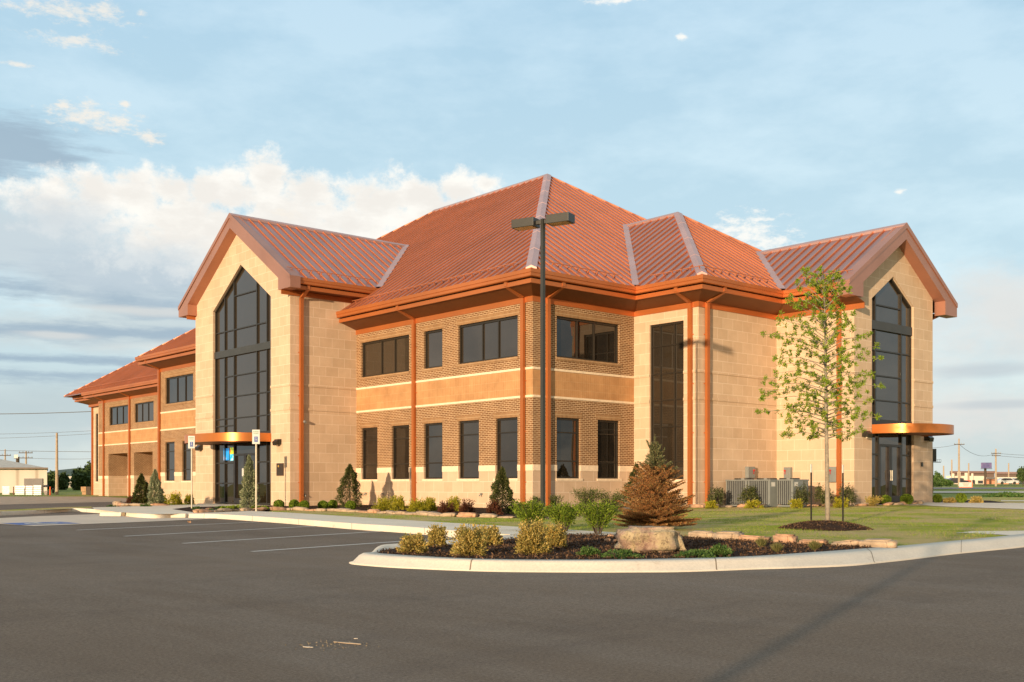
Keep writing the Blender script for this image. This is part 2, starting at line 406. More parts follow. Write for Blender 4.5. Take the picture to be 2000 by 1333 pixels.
# pavements: doorway, front walk and the walk along the stalls
walk = wp([(180,992),(250,990),(330,987.5),(383,986.3)])+[(-3.1, 20.2), (-3.1, 12.9)]+wp([(500,989),(430,990),(372,991),(336,995.3),(386,1003)])
walk += wp([(430,1001.6),(487,998.8),(556,1001.8),(700,1011.2),(900,1023.6),(1020,1030.6),(1215,1042.2),(1210,1046),(1180,1047),(1100,1045),(1030,1044),(1010,1046),(985,1045)])
walk += wp([(900,1038.5),(800,1030.5),(700,1024.5),(547,1013),(470,1008),(415,1005),(375,1004),(300,1005.5),(255,1003),(215,999.5),(185,996)])
sheet('pavement', walk, .131, M['walk'])
kerb('kerb', [((1000,1056),(985,1045)), ((950,1054),(940,1041.5)), ((900,1049.5),(900,1038.5)), ((840,1044.5),(840,1033.5)), ((770,1038.5),(770,1028.5)), ((700,1033),(700,1024.3)),
 ((620,1026.5),(620,1018.3)), ((547,1021),(547,1012.8)), ((470,1015.5),(470,1007.9)), ((425,1013),(425,1005.3)), ((395,1011),(400,1004.5))],
 lifts=((0, -.05), (0, .0), (.18, .12), (.3, .135), (1, .136)), mat=M['kerb'], joints=3.0)
# left: kerb, verge, accessible bays, gravel
sheet('pad', wp([(-150,1030),(0,1024.2),(66,1028.5),(310,1019),(423,1013.6),(400,1008),(300,1006),(196,1004.8),(75,1009),(0,1012.8),(-150,1018)], 0), .008, M['pad'])
kerb('kerb', [((-200,1015),(-200,1007)), ((0,1006.5),(0,1000.2)), ((75,1003),(75,997)), ((140,1000),(140,993.5)), ((196,1003),(196,996)), ((230,1005.5),(232,999.5)), ((262,1008.5),(266,1003)), ((300,1009.8),(302,1005)), ((345,1009.2),(348,1004)), ((380,1010),(384,1004.2)), ((410,1012.4),(414,1004.8))],
 lifts=((0, -.05), (0, .0), (.25, .12), (.35, .13), (1, .131)))
sheet('verge', wp([(-200,1007.2),(0,1000.4),(75,997.2),(140,993.7),(180,992.2),(178,990),(130,991),(0,997),(-200,1003)]), .123, M['lawn'])
sheet('gravel_yard', wp([(-500,1001),(0,986.3),(190,981.3),(280,980.3),(300,976),(200,970),(-200,969),(-700,972)], 0), -.012, M['gravel'])
# walk to the side door and beds on the right
sheet('pavement', [(11.2, -6.5)]+wp([(1720,987),(1800,986.5),(1818,988.8),(1850,990.5),(2000,995.5),(2400,1004)])+wp([(2400,984),(2000,983.4),(1900,982.8),(1822,982)])+[(15.9, -6.5)], .131, M['walk'])
sheet('mulch_bed', wp([(1821,982.8),(1900,982.9),(1965,982.6),(1935,978.5),(1821,976)]), .127, M['mulch'])
sheet('pavement', wp([(1955,979.5),(2100,979.5),(2100,977.5),(1955,977.8)]), .127, M['walk'])
sheet('inlet_slab', wp([(1865,1041.7),(1900,1038.6),(2000,1037.6),(2060,1037),(2060,1040),(2000,1043.5),(1976,1046.8),(1930,1043.8)]), .128, M['walk'])
# painted stall lines
for a, b in (((150,1036),(507,1020)), ((243,1048),(620,1028)), ((357,1062),(752,1038)), ((492,1078),(800,1058)), ((800,1058),(905,1049.5)), ((690,1073),(895,1063))):
    if a == (800,1058): continue
    p, q = W(*a, 0), W(*b, 0)
    if a == (492,1078): q = W(905, 1049.6, 0)
    if a == (690,1073): p = W(775, 1068, 0)
    d = (q-p).normalized(); n = Vector((-d.y, d.x, 0))*.05
    tag(sheet('parking_line', [(p-n).to_2d(), (q-n).to_2d(), (q+n).to_2d(), (p+n).to_2d()], .004, M['white'], kind=None), kind='structure')
# blue access symbol with white figure on the pad
def disc(c, r, n=20, z=0): return [(c[0]+r*math.cos(2*PI*k/n), c[1]+r*math.sin(2*PI*k/n)) for k in range(n)]
c0 = W(80, 1023.3, 0); s = .75
def loc2(u, v): return (c0.x+u*s, c0.y+v*s)
sheet('access_symbol', [loc2(-1, -1), loc2(1, -1), loc2(1, 1), loc2(-1, 1)], .012, M['blue'])
ring = [loc2(.55*math.cos(a)-.05, .55*math.sin(a)-.2) for a in [x*.3+2.2 for x in range(15)]]+[loc2(.40*math.cos(a)-.05, .40*math.sin(a)-.2) for a in [x*.3+2.2 for x in range(14, -1, -1)]]
sheet('access_symbol', ring, .016, M['white'])
sheet('access_symbol', [loc2(-.1, .55), loc2(.05, .55), loc2(.05, .0), loc2(.5, 0), loc2(.75, -.6), loc2(.6, -.65), loc2(.4, -.14), loc2(-.1, -.14)], .016, M['white'])
sheet('access_symbol', [(x, y) for x, y in disc(loc2(-.03, .74), .11)], .016, M['white'])

# ------------------------------------------------------------------ THE OFFICE BUILDING
B = empty('office_building', (0, 0, 0))
tag(B, 'tan stone and brick office building with copper roofs and two gabled glass towers', 'office building')
ZG = -.4; ZW = 7.62
class FR:     # a wall frame: u along the wall, d outward
    def __init__(s, kind, c): s.k = kind; s.c = c
    def P(s, u, z, d=0): return (s.c-d, u, z) if s.k == 'L' else (u, s.c-d, z)
    def box(s, mb, u0, u1, z0, z1, d0, d1):
        if s.k == 'L': mb.box(s.c-d0, s.c-d1, u0, u1, z0, z1)
        else: mb.box(u0, u1, s.c-d0, s.c-d1, z0, z1)
LM, RM = FR('L', 0.), FR('R', 0.)
BL, BR = FR('L', 5.29), FR('R', -3.15)
T2L, T2R = FR('L', 10.107), FR('R', -6.548)
T1L, T1R = FR('L', -3.23), FR('R', 11.321)
CL = FR('L', 6.2)
REV = .13
def panel(mb, fr, u0, u1, z0, z1, holes=(), rev=REV):
    us = sorted({u0, u1}|{min(max(h[i], u0), u1) for h in holes for i in (0, 1)})
    zs = sorted({z0, z1}|{min(max(h[i], z0), z1) for h in holes for i in (2, 3)})
    for a, b in zip(us, us[1:]):
        for c, d in zip(zs, zs[1:]):
            mu, mz = (a+b)/2, (c+d)/2
            if any(h[0] < mu < h[1] and h[2] < mz < h[3] for h in holes): continue
            mb.face(fr.P(a, c), fr.P(b, c), fr.P(b, d), fr.P(a, d))
    for h in holes:
        a, b = max(h[0], u0), min(h[1], u1); c, d = max(h[2], z0), min(h[3], z1)
        if a >= b or c >= d: continue
        r = h[4] if len(h) > 4 else rev
        for u in (h[0], h[1]): mb.face(fr.P(u, c), fr.P(u, c, -r), fr.P(u, d, -r), fr.P(u, d))
        if z0 <= h[2] <= z1: mb.face(fr.P(a, h[2]), fr.P(b, h[2]), fr.P(b, h[2], -r), fr.P(a, h[2], -r))
        if z0 < h[3] <= z1: mb.face(fr.P(a, h[3]), fr.P(b, h[3]), fr.P(b, h[3], -r), fr.P(a, h[3], -r))
ZB, ZT1, ZT1b, ZT2, ZT2b = 1.84, 4.225, 4.305, 5.215, 5.30
def brickwall(fr, u0, u1, holes, skip_side=False):
    for nm, mt, a, b in (('stone_base', 'stone', ZG, ZB), ('brick_wall', 'brick', ZB, ZT1), ('orange_band', 'band', ZT1, ZT2b), ('brick_wall', 'brick', ZT2b, ZW)):
        mb = MB(); panel(mb, fr, u0, u1, a, b, holes); mb.build(nm, M[mt], B)
    mb = MB()
    for z0, z1 in ((ZT1, ZT1b), (ZT2, ZT2b)):
        fr.box(mb, u0, u1, z0, z1, 0, .025)
    mb.build('stone_course', M['lightstone'], B)
    mb = MB(); us = sorted([u0]+[h[k] for h in holes if h[2] < ZB < h[3] for k in (0, 1)]+[u1])
    for a, b in zip(us[::2], us[1::2]): fr.box(mb, a, b, ZB-.22, ZB, 0, .02)
    mb.build('stone_cap_course', M['lightstone'], B)
def window(fr, u0, u1, z0, z1, vs=(), hs=(), w=.06, rec=REV, lintel='soldier', sill='brick', parent=None, name='window'):
    mb = MB(); d0, d1 = -rec-.04, -rec+.05
    fr.box(mb, u0, u0+w, z0, z1, d0, d1); fr.box(mb, u1-w, u1, z0, z1, d0, d1)
    fr.box(mb, u0+w, u1-w, z0, z0+w, d0, d1); fr.box(mb, u0+w, u1-w, z1-w*1.3, z1, d0, d1)
    for v in vs: fr.box(mb, v-w/2, v+w/2, z0+w, z1-w*1.3, d0, d1-.005)
    xs = [u0+w]+sorted(vs)+[u1-w]
    for hgt in hs:
        for i, (a, b) in enumerate(zip(xs, xs[1:])):
            fr.box(mb, a+(w/2 if i else 0), b-(w/2 if i < len(xs)-2 else 0), hgt-w*.4, hgt+w*.4, d0, d1-.01)
    o = mb.build(name, M['bronze'], parent or B)
    g = MB()
    if fr.k == 'L': g.box(fr.c+rec, fr.c+rec+.012, u0+.01, u1-.01, z0+.01, z1-.01)
    else: g.box(u0+.01, u1-.01, fr.c+rec, fr.c+rec+.012, z0+.01, z1-.01)
    g.build('pane', M['glass'], o)
    if lintel:
        l = MB(); fr.box(l, u0-.1, u1+.1, z1+.003, z1+.206, -.05, .006); l.build('lintel', M['soldier'], B)
    if sill == 'brick':
        l = MB(); fr.box(l, u0-.04, u1+.1, z0-.105, z0-.003, -.1, .03); l.build('window_sill', M['soldier'], B)
    elif sill == 'stone':
        l = MB(); fr.box(l, u0-.04, u1+.1, z0-.09, z0-.003, -.1, .03); l.build('window_sill', M['lightstone'], B)
    return o
LW = (1.35, 3.55); UW = (5.73, 7.215)
# main block, entrance-side face (X = 0), near part
lo = [(9.72, 10.93), (7.44, 8.67), (5.23, 6.44), (2.99, 4.22), (.81, 2.03)]
up = [(7.44, 10.94, (8.56, 9.53)), (5.23, 6.44, ()), (.80, 4.24, (1.97, 2.88))]
brickwall(LM, 0, 11.321, [(a, b, *LW) for a, b in lo]+[(a, b, *UW) for a, b, v in up])
for a, b in lo: window(LM, a, b, *LW, hs=(1.98, 3.02), sill='stone')
for a, b, v in up: window(LM, a, b, *UW, vs=v)
# far part of the same face
lo2 = [(29.92, 31.19), (27.73, 28.94)]; up2 = [(27.53, 31.16, (28.71, 29.78))]
lo2b = [(25.0, 26.3), (22.6, 23.8)]
brickwall(LM, 20.24, 32.0, [(a, b, *LW) for a, b in lo2+lo2b]+[(a, b, *UW) for a, b, v in up2])
for a, b in lo2+lo2b: window(LM, a, b, *LW, hs=(1.98, 3.02), sill='stone')
for a, b, v in up2: window(LM, a, b, *UW, vs=v)
# right-hand face (Y = 0)
lo3 = [(1.17, 2.37), (3.28, 4.47)]
brickwall(RM, 0, 5.29, [(a, b, *LW) for a, b in lo3]+[(1.17, 4.46, *UW)])
for a, b in lo3: window(RM, a, b, *LW, hs=(1.98, 3.02), sill='stone')
window(RM, 1.17, 4.46, *UW, vs=(2.30, 3.20))
mb = MB(); panel(mb, FR('R', 32.0), 0, 6.2, ZG, ZW); mb.build('brick_wall', M['brick'], B)
# stone bay beside the corner
mb = MB(); panel(mb, BL, -3.15, 0, ZG, ZW, [(-2.45, -.79, 1.32, 7.18)]); mb.build('stone_wall', M['stone'], B); mb = MB(); panel(mb, BR, 5.29, 10.107, ZG, ZW); mb.build('stone_wall', M['stone'], B); mb = MB(); panel(mb, BR, 15.97, 17.3, ZG, ZW); mb.face((17.3, -3.15, ZG), (17.3, 0, ZG), (17.3, 0, ZW), (17.3, -3.15, ZW))
mb.face((17.3, 0, ZG), (22.6, 0, ZG), (22.6, 0, ZW), (17.3, 0, ZW)); mb.face((22.6, 0, ZG), (22.6, 32, ZG), (22.6, 32, ZW), (22.6, 0, ZW))
mb.build('stone_wall', M['stone'], B)
window(BL, -2.45, -.79, 1.32, 7.18, vs=(-1.95, -1.25), hs=(1.98, 3.3, 4.3, 5.3, 6.35), lintel=None, sill='stone')
def course(fr, u0, u1, zs=((ZT1, ZT1+.1), (ZT2, ZT2+.1))):
    c = MB()
    for a, b in zs: fr.box(c, u0, u1, a, b, .0, .028)
    c.build('stone_course', M['stone'], B)
course(BL, -.79, 0); course(BL, -3.15, -2.45); course(BR, 5.29, 10.107)

# gabled towers
def tower(gf, sf, u0, u1, uc, w0, w1, spring, peak, sill, spand, ridge_u, ridge_z, floor, vs, hs, cz, door, inner_c, side_h, floor_glass):
    """gf gable frame, sf frame of the visible side wall"""
    top = lambda u: ridge_z-.667*abs(u-ridge_u)-.2
    mb = MB()
    for a, b in ((u0, w0), (w1, u1)):
        mb.face(gf.P(a, ZG), gf.P(b, ZG), gf.P(b, top(b)), gf.P(a, top(a)))
    zt = lambda u: peak-(peak-spring)*abs(u-uc)/(w1-uc)
    cuts = sorted({w0, uc, w1, ridge_u})
    for a, b in zip(cuts, cuts[1:]):
        mb.face(gf.P(a, zt(a)), gf.P(b, zt(b)), gf.P(b, top(b)), gf.P(a, top(a)))
    r = -.18
    for a in (w0, w1): mb.face(gf.P(a, ZG), gf.P(a, ZG, r), gf.P(a, spring, r), gf.P(a, spring))
    for a in (w0, w1): mb.face(gf.P(a, spring), gf.P(a, spring, r), gf.P(uc, peak, r), gf.P(uc, peak))
    mb.build('gable_wall', M['stone'], B)
    c = MB()
    for a, b in ((u0, w0), (w1, u1)):
        for z0, z1 in ((ZT1, ZT1+.1), (ZT2, ZT2+.1)): gf.box(c, a, b, z0, z1, 0, .028)
    c.build('stone_course', M['stone'], B)
    # glazing frame
    w = .075; f = MB(); d0, d1 = -.22, -.10
    def bar(a, b):      # sloping bar between (u,z) points
        (ua, za), (ub, zb) = a, b; n = Vector((-(zb-za), ub-ua)).normalized()*w
        if n.y > 0: n = -n
        poly = [gf.P(ua, za, d0), gf.P(ub, zb, d0), gf.P(ub+n.x, zb+n.y, d0), gf.P(ua+n.x, za+n.y, d0)]
        v = Vector(gf.P(0, 0, d1))-Vector(gf.P(0, 0, d0)); f.prism(poly, v)
    gf.box(f, w0, w0+w, sill, spring-.02, d0, d1); gf.box(f, w1-w, w1, sill, spring-.02, d0, d1)
    bar((w0, spring), (uc, peak)); bar((uc, peak), (w1, spring))
    for v in vs: gf.box(f, v-w/2, v+w/2, sill+.1, zt(v)-.06, d0, d1-.004)
    xs = [w0+w]+sorted(vs)+[w1-w]
    for z, lo_, hi_ in hs:
        for a, b in list(zip(xs, xs[1:]))[lo_:hi_]: gf.box(f, a+.002, b-.002, z-.025, z+.025, d0, d1-.01)
    gf.box(f, w0, w1, sill, sill+.1, d0, d1+.02)
    wo = f.build('entrance_window', M['bronze'], B)
    s_ = MB(); gf.box(s_, w0+.01, w1-.01, spand[0], spand[1], d0, d1+.04); s_.build('spandrel', M['black'], wo)
    g = MB(); poly = [gf.P(w0, sill, -.17), gf.P(w1, sill, -.17), gf.P(w1, spring, -.17), gf.P(uc, peak, -.17), gf.P(w0, spring, -.17)]
    g.prism(poly, Vector(gf.P(0, 0, -.185))-Vector(gf.P(0, 0, -.17))); g.build('pane', M['glass'], wo)
    # storefront under the canopy
    f = MB(); zt2 = cz[0]+.2
    gf.box(f, w0, w0+w, floor, zt2, d0, d1); gf.box(f, w1-w, w1, floor, zt2, d0, d1); gf.box(f, w0, w1, zt2, sill, d0, d1+.03)
    dv = [v for v in floor_glass]
    for v in dv: gf.box(f, v-w/2, v+w/2, floor, zt2, d0, d1-.004)
    xs = [w0+w]+sorted(dv)+[w1-w]
    for a, b in zip(xs, xs[1:]):
        if abs(a-door[0]) < .02 or (a >= door[0]-.02 and b <= door[1]+.02): continue
        for z in (floor+.05, floor+.93, floor+1.85): gf.box(f, a+.03, b-.03, z-.03, z+.03, d0, d1-.008)
    so = f.build('storefront', M['bronze'], B)
    g = MB(); gf.box(g, w0+.01, w1-.01, floor, zt2, -.185, -.17); g.build('pane', M['glass'], so)
    dm = (door[0]+door[1])/2
    for a, b, hs_ in ((door[0]+.04, dm-.008, 1), (dm+.008, door[1]-.04, -1)):
        f = MB(); zt3 = floor+2.25; k = .09
        gf.box(f, a, a+k, floor+.02, zt3, -.165, -.09); gf.box(f, b-k, b, floor+.02, zt3, -.165, -.09)
        gf.box(f, a+k, b-k, floor+.02, floor+.26, -.165, -.09); gf.box(f, a+k, b-k, zt3-k, zt3, -.165, -.09)
        do = f.build('door', M['door'], B)
        hh = MB(); hx = b-k/2 if hs_ == 1 else a+k/2
        hh.tube([gf.P(hx, floor+.85, -.05), gf.P(hx, floor+1.25, -.05)], .014)
        for q in (.87, 1.23): hh.tube([gf.P(hx, floor+q, -.09), gf.P(hx, floor+q, -.05)], .01)
        hh.build('handle', M['steel'], do)
# T1: Y plays u on the gable; T2: X plays u
v1 = (13.50, 14.40, 16.53, 17.44)
tower(T1L, T1R, 11.321, 20.238, 15.68, 12.95, 18.40, 9.12, 10.89, 3.33, (6.93, 7.24), 15.78, 13.05, .26, v1,
      ((9.60, 2, 3), (8.10, 1, 5), (6.03, 1, 4), (5.10, 0, 4), (4.12, 0, 5), (3.8, 3, 5)), (2.95, 3.31), (14.40, 16.53), None, None, (13.50, 14.40, 16.53, 17.44))
v2 = (11.77, 13.69, 14.26)
tower(T2R, T2L, 10.107, 15.97, 12.9, 11.33, 14.46, 8.16, 9.18, 3.52, (7.03, 7.36), 13.04, 11.13, .43, (11.77, 13.69),
      ((7.99, 1, 2), (6.25, 0, 3), (5.29, 1, 2), (4.35, 0, 3)), (3.05, 3.39), (11.99, 13.72), None, None, (11.99, 13.72))
# side walls of the towers
mb = MB(); panel(mb, FR('R', 20.238), -3.23, 0, ZG, 9.3); mb.build('stone_wall', M['stone'], B); mb = MB(); panel(mb, T2L, -6.548, -3.15, ZG, 8.0); mb.build('stone_wall', M['stone'], B)
mb = MB(); panel(mb, T1R, -3.23, 0, ZG, 9.3)
mb.build('stone_wall', M['stone'], B); mb = MB(); mb.face((0, 11.325, ZW), (3.0, 11.325, ZW), (3.0, 11.325, 9.3), (0, 11.325, 9.3)); mb.build('stone_wall', M['stone'], B); mb = MB(); mb.face((0, 20.234, ZW), (3, 20.234, ZW), (3, 20.234, 9.3), (0, 20.234, 9.3))
mb.build('stone_wall', M['stone'], B); mb = MB(); mb.face((15.97, -6.548, ZG), (15.97, -3.15, ZG), (15.97, -3.15, 8.0), (15.97, -6.548, 8.0))
mb.build('stone_wall', M['stone'], B)
course(T1R, -3.23, 0); course(T2L, -6.548, -3.15)

# wing at the far left
cY1 = onX(192.5, 6.2)[0]; bays = [(onX(298, 6.2)[0], onX(262, 6.2)[0]), (onX(249, 6.2)[0], onX(212, 6.2)[0])]
ALC = [(a, b, ZG, 3.55, 2.2) for a, b in bays]
wu = [(onX(300, 6.2)[0], onX(263, 6.2)[0]), (onX(250.5, 6.2)[0], onX(213.5, 6.2)[0])]
UW2 = (5.78, 7.2)
brickwall(CL, 32.0, cY1, ALC+[(a, b, *UW2) for a, b in wu])
for a, b in wu: window(CL, a, b, *UW2, vs=(a+(b-a)*.34, a+(b-a)*.66))
mb = MB(); mb2 = MB()
for a, b in bays:
    mb.face((8.4, a, ZB), (8.4, b, ZB), (8.4, b, 3.55), (8.4, a, 3.55)); mb2.face((8.4, a, ZG), (8.4, b, ZG), (8.4, b, ZB), (8.4, a, ZB))
mb.build('alcove_wall', M['brick'], B); mb2.build('alcove_wall', M['stone'], B)
E1 = onX(181, 7.3)[0]; PL = FR('L', 7.3)
wa, wb = onX(191.5, 7.3)[0], onX(186.5, 7.3)[0]
mb = MB(); panel(mb, PL, cY1-.6, E1, ZG, ZW, [(wa, wb, 1.4, 7.05)])
mb.face((7.3, E1, ZG), (24, E1, ZG), (24, E1, ZW), (7.3, E1, ZW)); mb.build('stone_wall', M['stone'], B)
mb = MB(); panel(mb, FR('R', cY1), 6.2, 7.3, ZG, ZW); mb.build('brick_wall', M['brick'], B)
window(PL, wa, wb, 1.4, 7.05, hs=(2.4, 3.6, 4.8, 6.), lintel=None, sill='stone')
mb = MB(); mb.prism([(9.0, E1+.0, 2.55), (9.0, E1+4.2, 2.55), (9.0, E1+4.2, 2.95), (9.0, E1+2.2, 3.6), (9.0, E1, 3.6)], (4, 0, 0)); mb.build('porch_roof', M['trim'], B)

# eaves: profiles swept along the wall line, outward to the right of travel
def sweep(name, path, prof, mat, parent=B, close_prof=True):
    P = [Vector(p) for p in path]; nr = []
    for a, b in zip(P, P[1:]):
        d = (b-a).normalized(); nr.append(Vector((d.y, -d.x)))
    off = []
    for i in range(len(P)):
        if i == 0: off.append(nr[0])
        elif i == len(P)-1: off.append(nr[-1])
        else: off.append((nr[i-1]+nr[i])/(1+nr[i-1].dot(nr[i])))
    mb = MB(); m = len(prof)
    for i, p in enumerate(P):
        for d, z in prof: q = p+off[i]*d; mb.v.append((q.x, q.y, z))
    for i in range(len(P)-1):
        for j in range(m if close_prof else m-1):
            k = (j+1) % m; mb.f.append((i*m+j, i*m+k, (i+1)*m+k, (i+1)*m+j))
    if close_prof:
        mb.f.append(tuple(range(m))); mb.f.append(tuple((len(P)-1)*m+j for j in reversed(range(m))))
    return mb.build(name, mat, parent)
def eaves(path, dz=0., flat=False, ov=.95):
    k = ov-.95
    if not flat:
        sweep('frieze', path, [(.0, ZW-.02+dz), (.035, ZW-.02+dz), (.035, 7.80+dz), (.0, 7.80+dz)], M['trim'])
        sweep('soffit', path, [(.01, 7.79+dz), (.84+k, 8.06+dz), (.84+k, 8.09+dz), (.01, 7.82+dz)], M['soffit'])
    else:
        sweep('frieze', path, [(.0, 7.86+dz), (.05, 7.86+dz), (.05, 8.05+dz), (.0, 8.05+dz)], M['trim'])
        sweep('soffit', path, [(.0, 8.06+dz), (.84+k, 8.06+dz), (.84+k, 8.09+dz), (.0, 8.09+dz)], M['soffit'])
    sweep('fascia', path, [(.82+k, 8.04+dz), (.885+k, 8.04+dz), (.885+k, 8.19+dz), (.82+k, 8.19+dz)], M['trim'])
    sweep('gutter', path, [(.80+k, 8.235+dz), (.97+k, 8.235+dz), (1.0+k, 8.26+dz), (1.0+k, 8.36+dz), (1.025+k, 8.37+dz), (1.025+k, 8.50+dz), (.93+k, 8.50+dz), (.80+k, 8.44+dz)], M['trim'])
main1 = [(0, 11.318), (0, 0), (5.29, 0), (5.29, -3.15), (10.107, -3.15), (10.107, -6.98)]
eaves(main1)
eaves([(22.6, 32.0), (0, 32.0), (0, 20.241)])
eaves([(15.97, -6.5), (15.97, -3.15), (17.3, -3.15), (17.3, 0), (22.6, 0)])
eaves([(24, E1), (7.0, E1), (7.0, cY1), (6.2, cY1), (6.2, 32.0)], dz=-.0)
eaves([(-3.66, 11.321), (.65, 11.321)], dz=1.09, flat=True, ov=.70)
eaves([(.65, 20.238), (-3.66, 20.238)], dz=1.09, flat=True, ov=.70)

# roofs
PIT = .6667
def roof(name, poly, zf, up, seam_dir, pitch_xy, gap=.475, guard=None, rib=(.040, .050)):
    """poly: plan outline (convex, CCW or CW); zf(x, y) height; up: plan unit vector pointing up the slope"""
    mb = MB(); top = [Vector((x, y, zf(x, y))) for x, y in poly]
    mb.prism([p-Vector((0, 0, .02)) for p in top], (0, 0, -.07))
    o = mb.build(name, M['roof'], B)
    upv = Vector(up); al = Vector((-upv.y, upv.x))
    us = [Vector(p).dot(al) for p in poly]; a0, a1 = min(us), max(us)
    ribs = MB(); k = math.ceil((a0+.08)/gap); nrm = None
    e1 = Vector((al.x, al.y, 0)); s3 = Vector((upv.x, upv.y, PIT)).normalized(); n3 = e1.cross(s3)
    if n3.z < 0: n3 = -n3
    if gap > .9: k = 10**6      # planes turned away from the car park carry no seams in sight
    while k*gap < a1-.05:
        a = k*gap; k += 1; hits = []
        for i in range(len(poly)):
            p, q = Vector(poly[i]), Vector(poly[(i+1) % len(poly)]); up_, uq = p.dot(al), q.dot(al)
            if (up_-a)*(uq-a) < 0:
                t = (a-up_)/(uq-up_); hits.append(p.lerp(q, t))
        if len(hits) < 2: continue
        hits.sort(key=lambda h: h.dot(upv)); p, q = hits[0], hits[-1]
        if (q-p).length < .15: continue
        P3 = Vector((p.x, p.y, zf(p.x, p.y)-.015)); Q3 = Vector((q.x, q.y, zf(q.x, q.y)-.015))
        ribs.obox(P3-e1*rib[0]/2, e1*rib[0], (Q3-P3)-s3*.10, n3*(rib[1]+.0))
    if ribs.f: ribs.build('standing_seam', M['seam'], o)
    if guard:
        (ga, gb), off = guard       # rail along the eave
        g = MB(); A = Vector(ga)+upv*off; Bq = Vector(gb)+upv*off
        A3 = Vector((A.x, A.y, zf(A.x, A.y)))+n3*.13; B3 = Vector((Bq.x, Bq.y, zf(Bq.x, Bq.y)))+n3*.13
        g.tube([A3, B3], .016, 5); L_ = (B3-A3).length; d = (B3-A3).normalized(); n_ = int(L_/gap)
        for i in range(n_+1):
            c = A3+d*(i+.5)*L_/(n_+1)
            g.obox(c-d*.012-n3*.13-s3*.03, d*.024, s3*.05, n3*.13)
        g.build('snow_guard', M['seam'], o)
    return o
ZE = 8.50; E = .95; YN = 32.0
zL = lambda x, y: ZE+PIT*(x+E); zR = lambda x, y: ZE+PIT*(y+E); zBk = lambda x, y: ZE+PIT*(23.55-x); zFar = lambda x, y: ZE+PIT*(YN+E-y)
roof('main_roof', [(-E, -E), (-E, YN+E), (11.3, YN+E-12.25), (11.3, 11.3)], zL, (1, 0), None, None, guard=(((0, .3), (0, 10.9)), -.42))
roof('main_roof', [(-E, -E), (11.3, 11.3), (23.55, -E)], zR, (0, 1), None, None, guard=(((.3, 0), (3.9, 0)), -.42))
roof('main_roof', [(23.55, -E), (11.3, 11.3), (11.3, YN+E-12.25), (23.55, YN+E)], zBk, (-1, 0), None, None, gap=1.2)
roof('main_roof', [(-E, YN+E), (23.55, YN+E), (11.3, YN+E-12.25)], zFar, (0, -1), None, None, gap=1.2)
g = MB()
EB = 4.34; FB = -4.10
zBL = lambda x, y: ZE+PIT*(x-EB); zBF = lambda x, y: ZE+PIT*(y-FB); zBR = lambda x, y: ZE+PIT*(18.26-x)
roof('bay_roof', [(EB, -E), (EB, FB), (11.3, 2.86), (11.3, 6.01)], zBL, (1, 0), None, None, guard=(((4.3+.0, -1.3), (4.3, -3.8)), .54-.0))
roof('bay_roof', [(EB, FB), (18.26, FB), (11.3, 2.86)], zBF, (0, 1), None, None, guard=(((4.9, FB), (8.9, FB)), .54))
roof('bay_roof', [(18.26, FB), (18.26, -E), (11.3, 6.01), (11.3, 2.86)], zBR, (-1, 0), None, None, gap=1.0)
z2L = lambda x, y: ZE+PIT*(x-9.1); z2R = lambda x, y: ZE+PIT*(16.98-x); YG = -7.0
roof('gable_roof', [(9.1, -4.1), (9.1, YG), (13.04, YG), (13.04, -.16)], z2L, (1, 0), None, None, guard=(((9.1, -4.5), (9.1, -6.8)), .54))
roof('gable_roof', [(16.98, -4.1), (16.98, YG), (13.04, YG), (13.04, -.16)], z2R, (-1, 0), None, None)
ZE1 = 9.59; z1R = lambda x, y: ZE1+PIT*(y-10.6); z1L = lambda x, y: ZE1+PIT*(20.96-y); XG = -3.70
vx = (ZE1-ZE)/PIT-E; vr = (ZE1+PIT*5.18-ZE)/PIT-E
roof('gable_roof', [(vx, 10.6), (XG, 10.6), (XG, 15.78), (vr, 15.78)], z1R, (0, 1), None, None, guard=(((XG+.15, 10.6), (vx, 10.6)), .5))
roof('gable_roof', [(vx, 20.96), (XG, 20.96), (XG, 15.78), (vr, 15.78)], z1L, (0, -1), None, None)
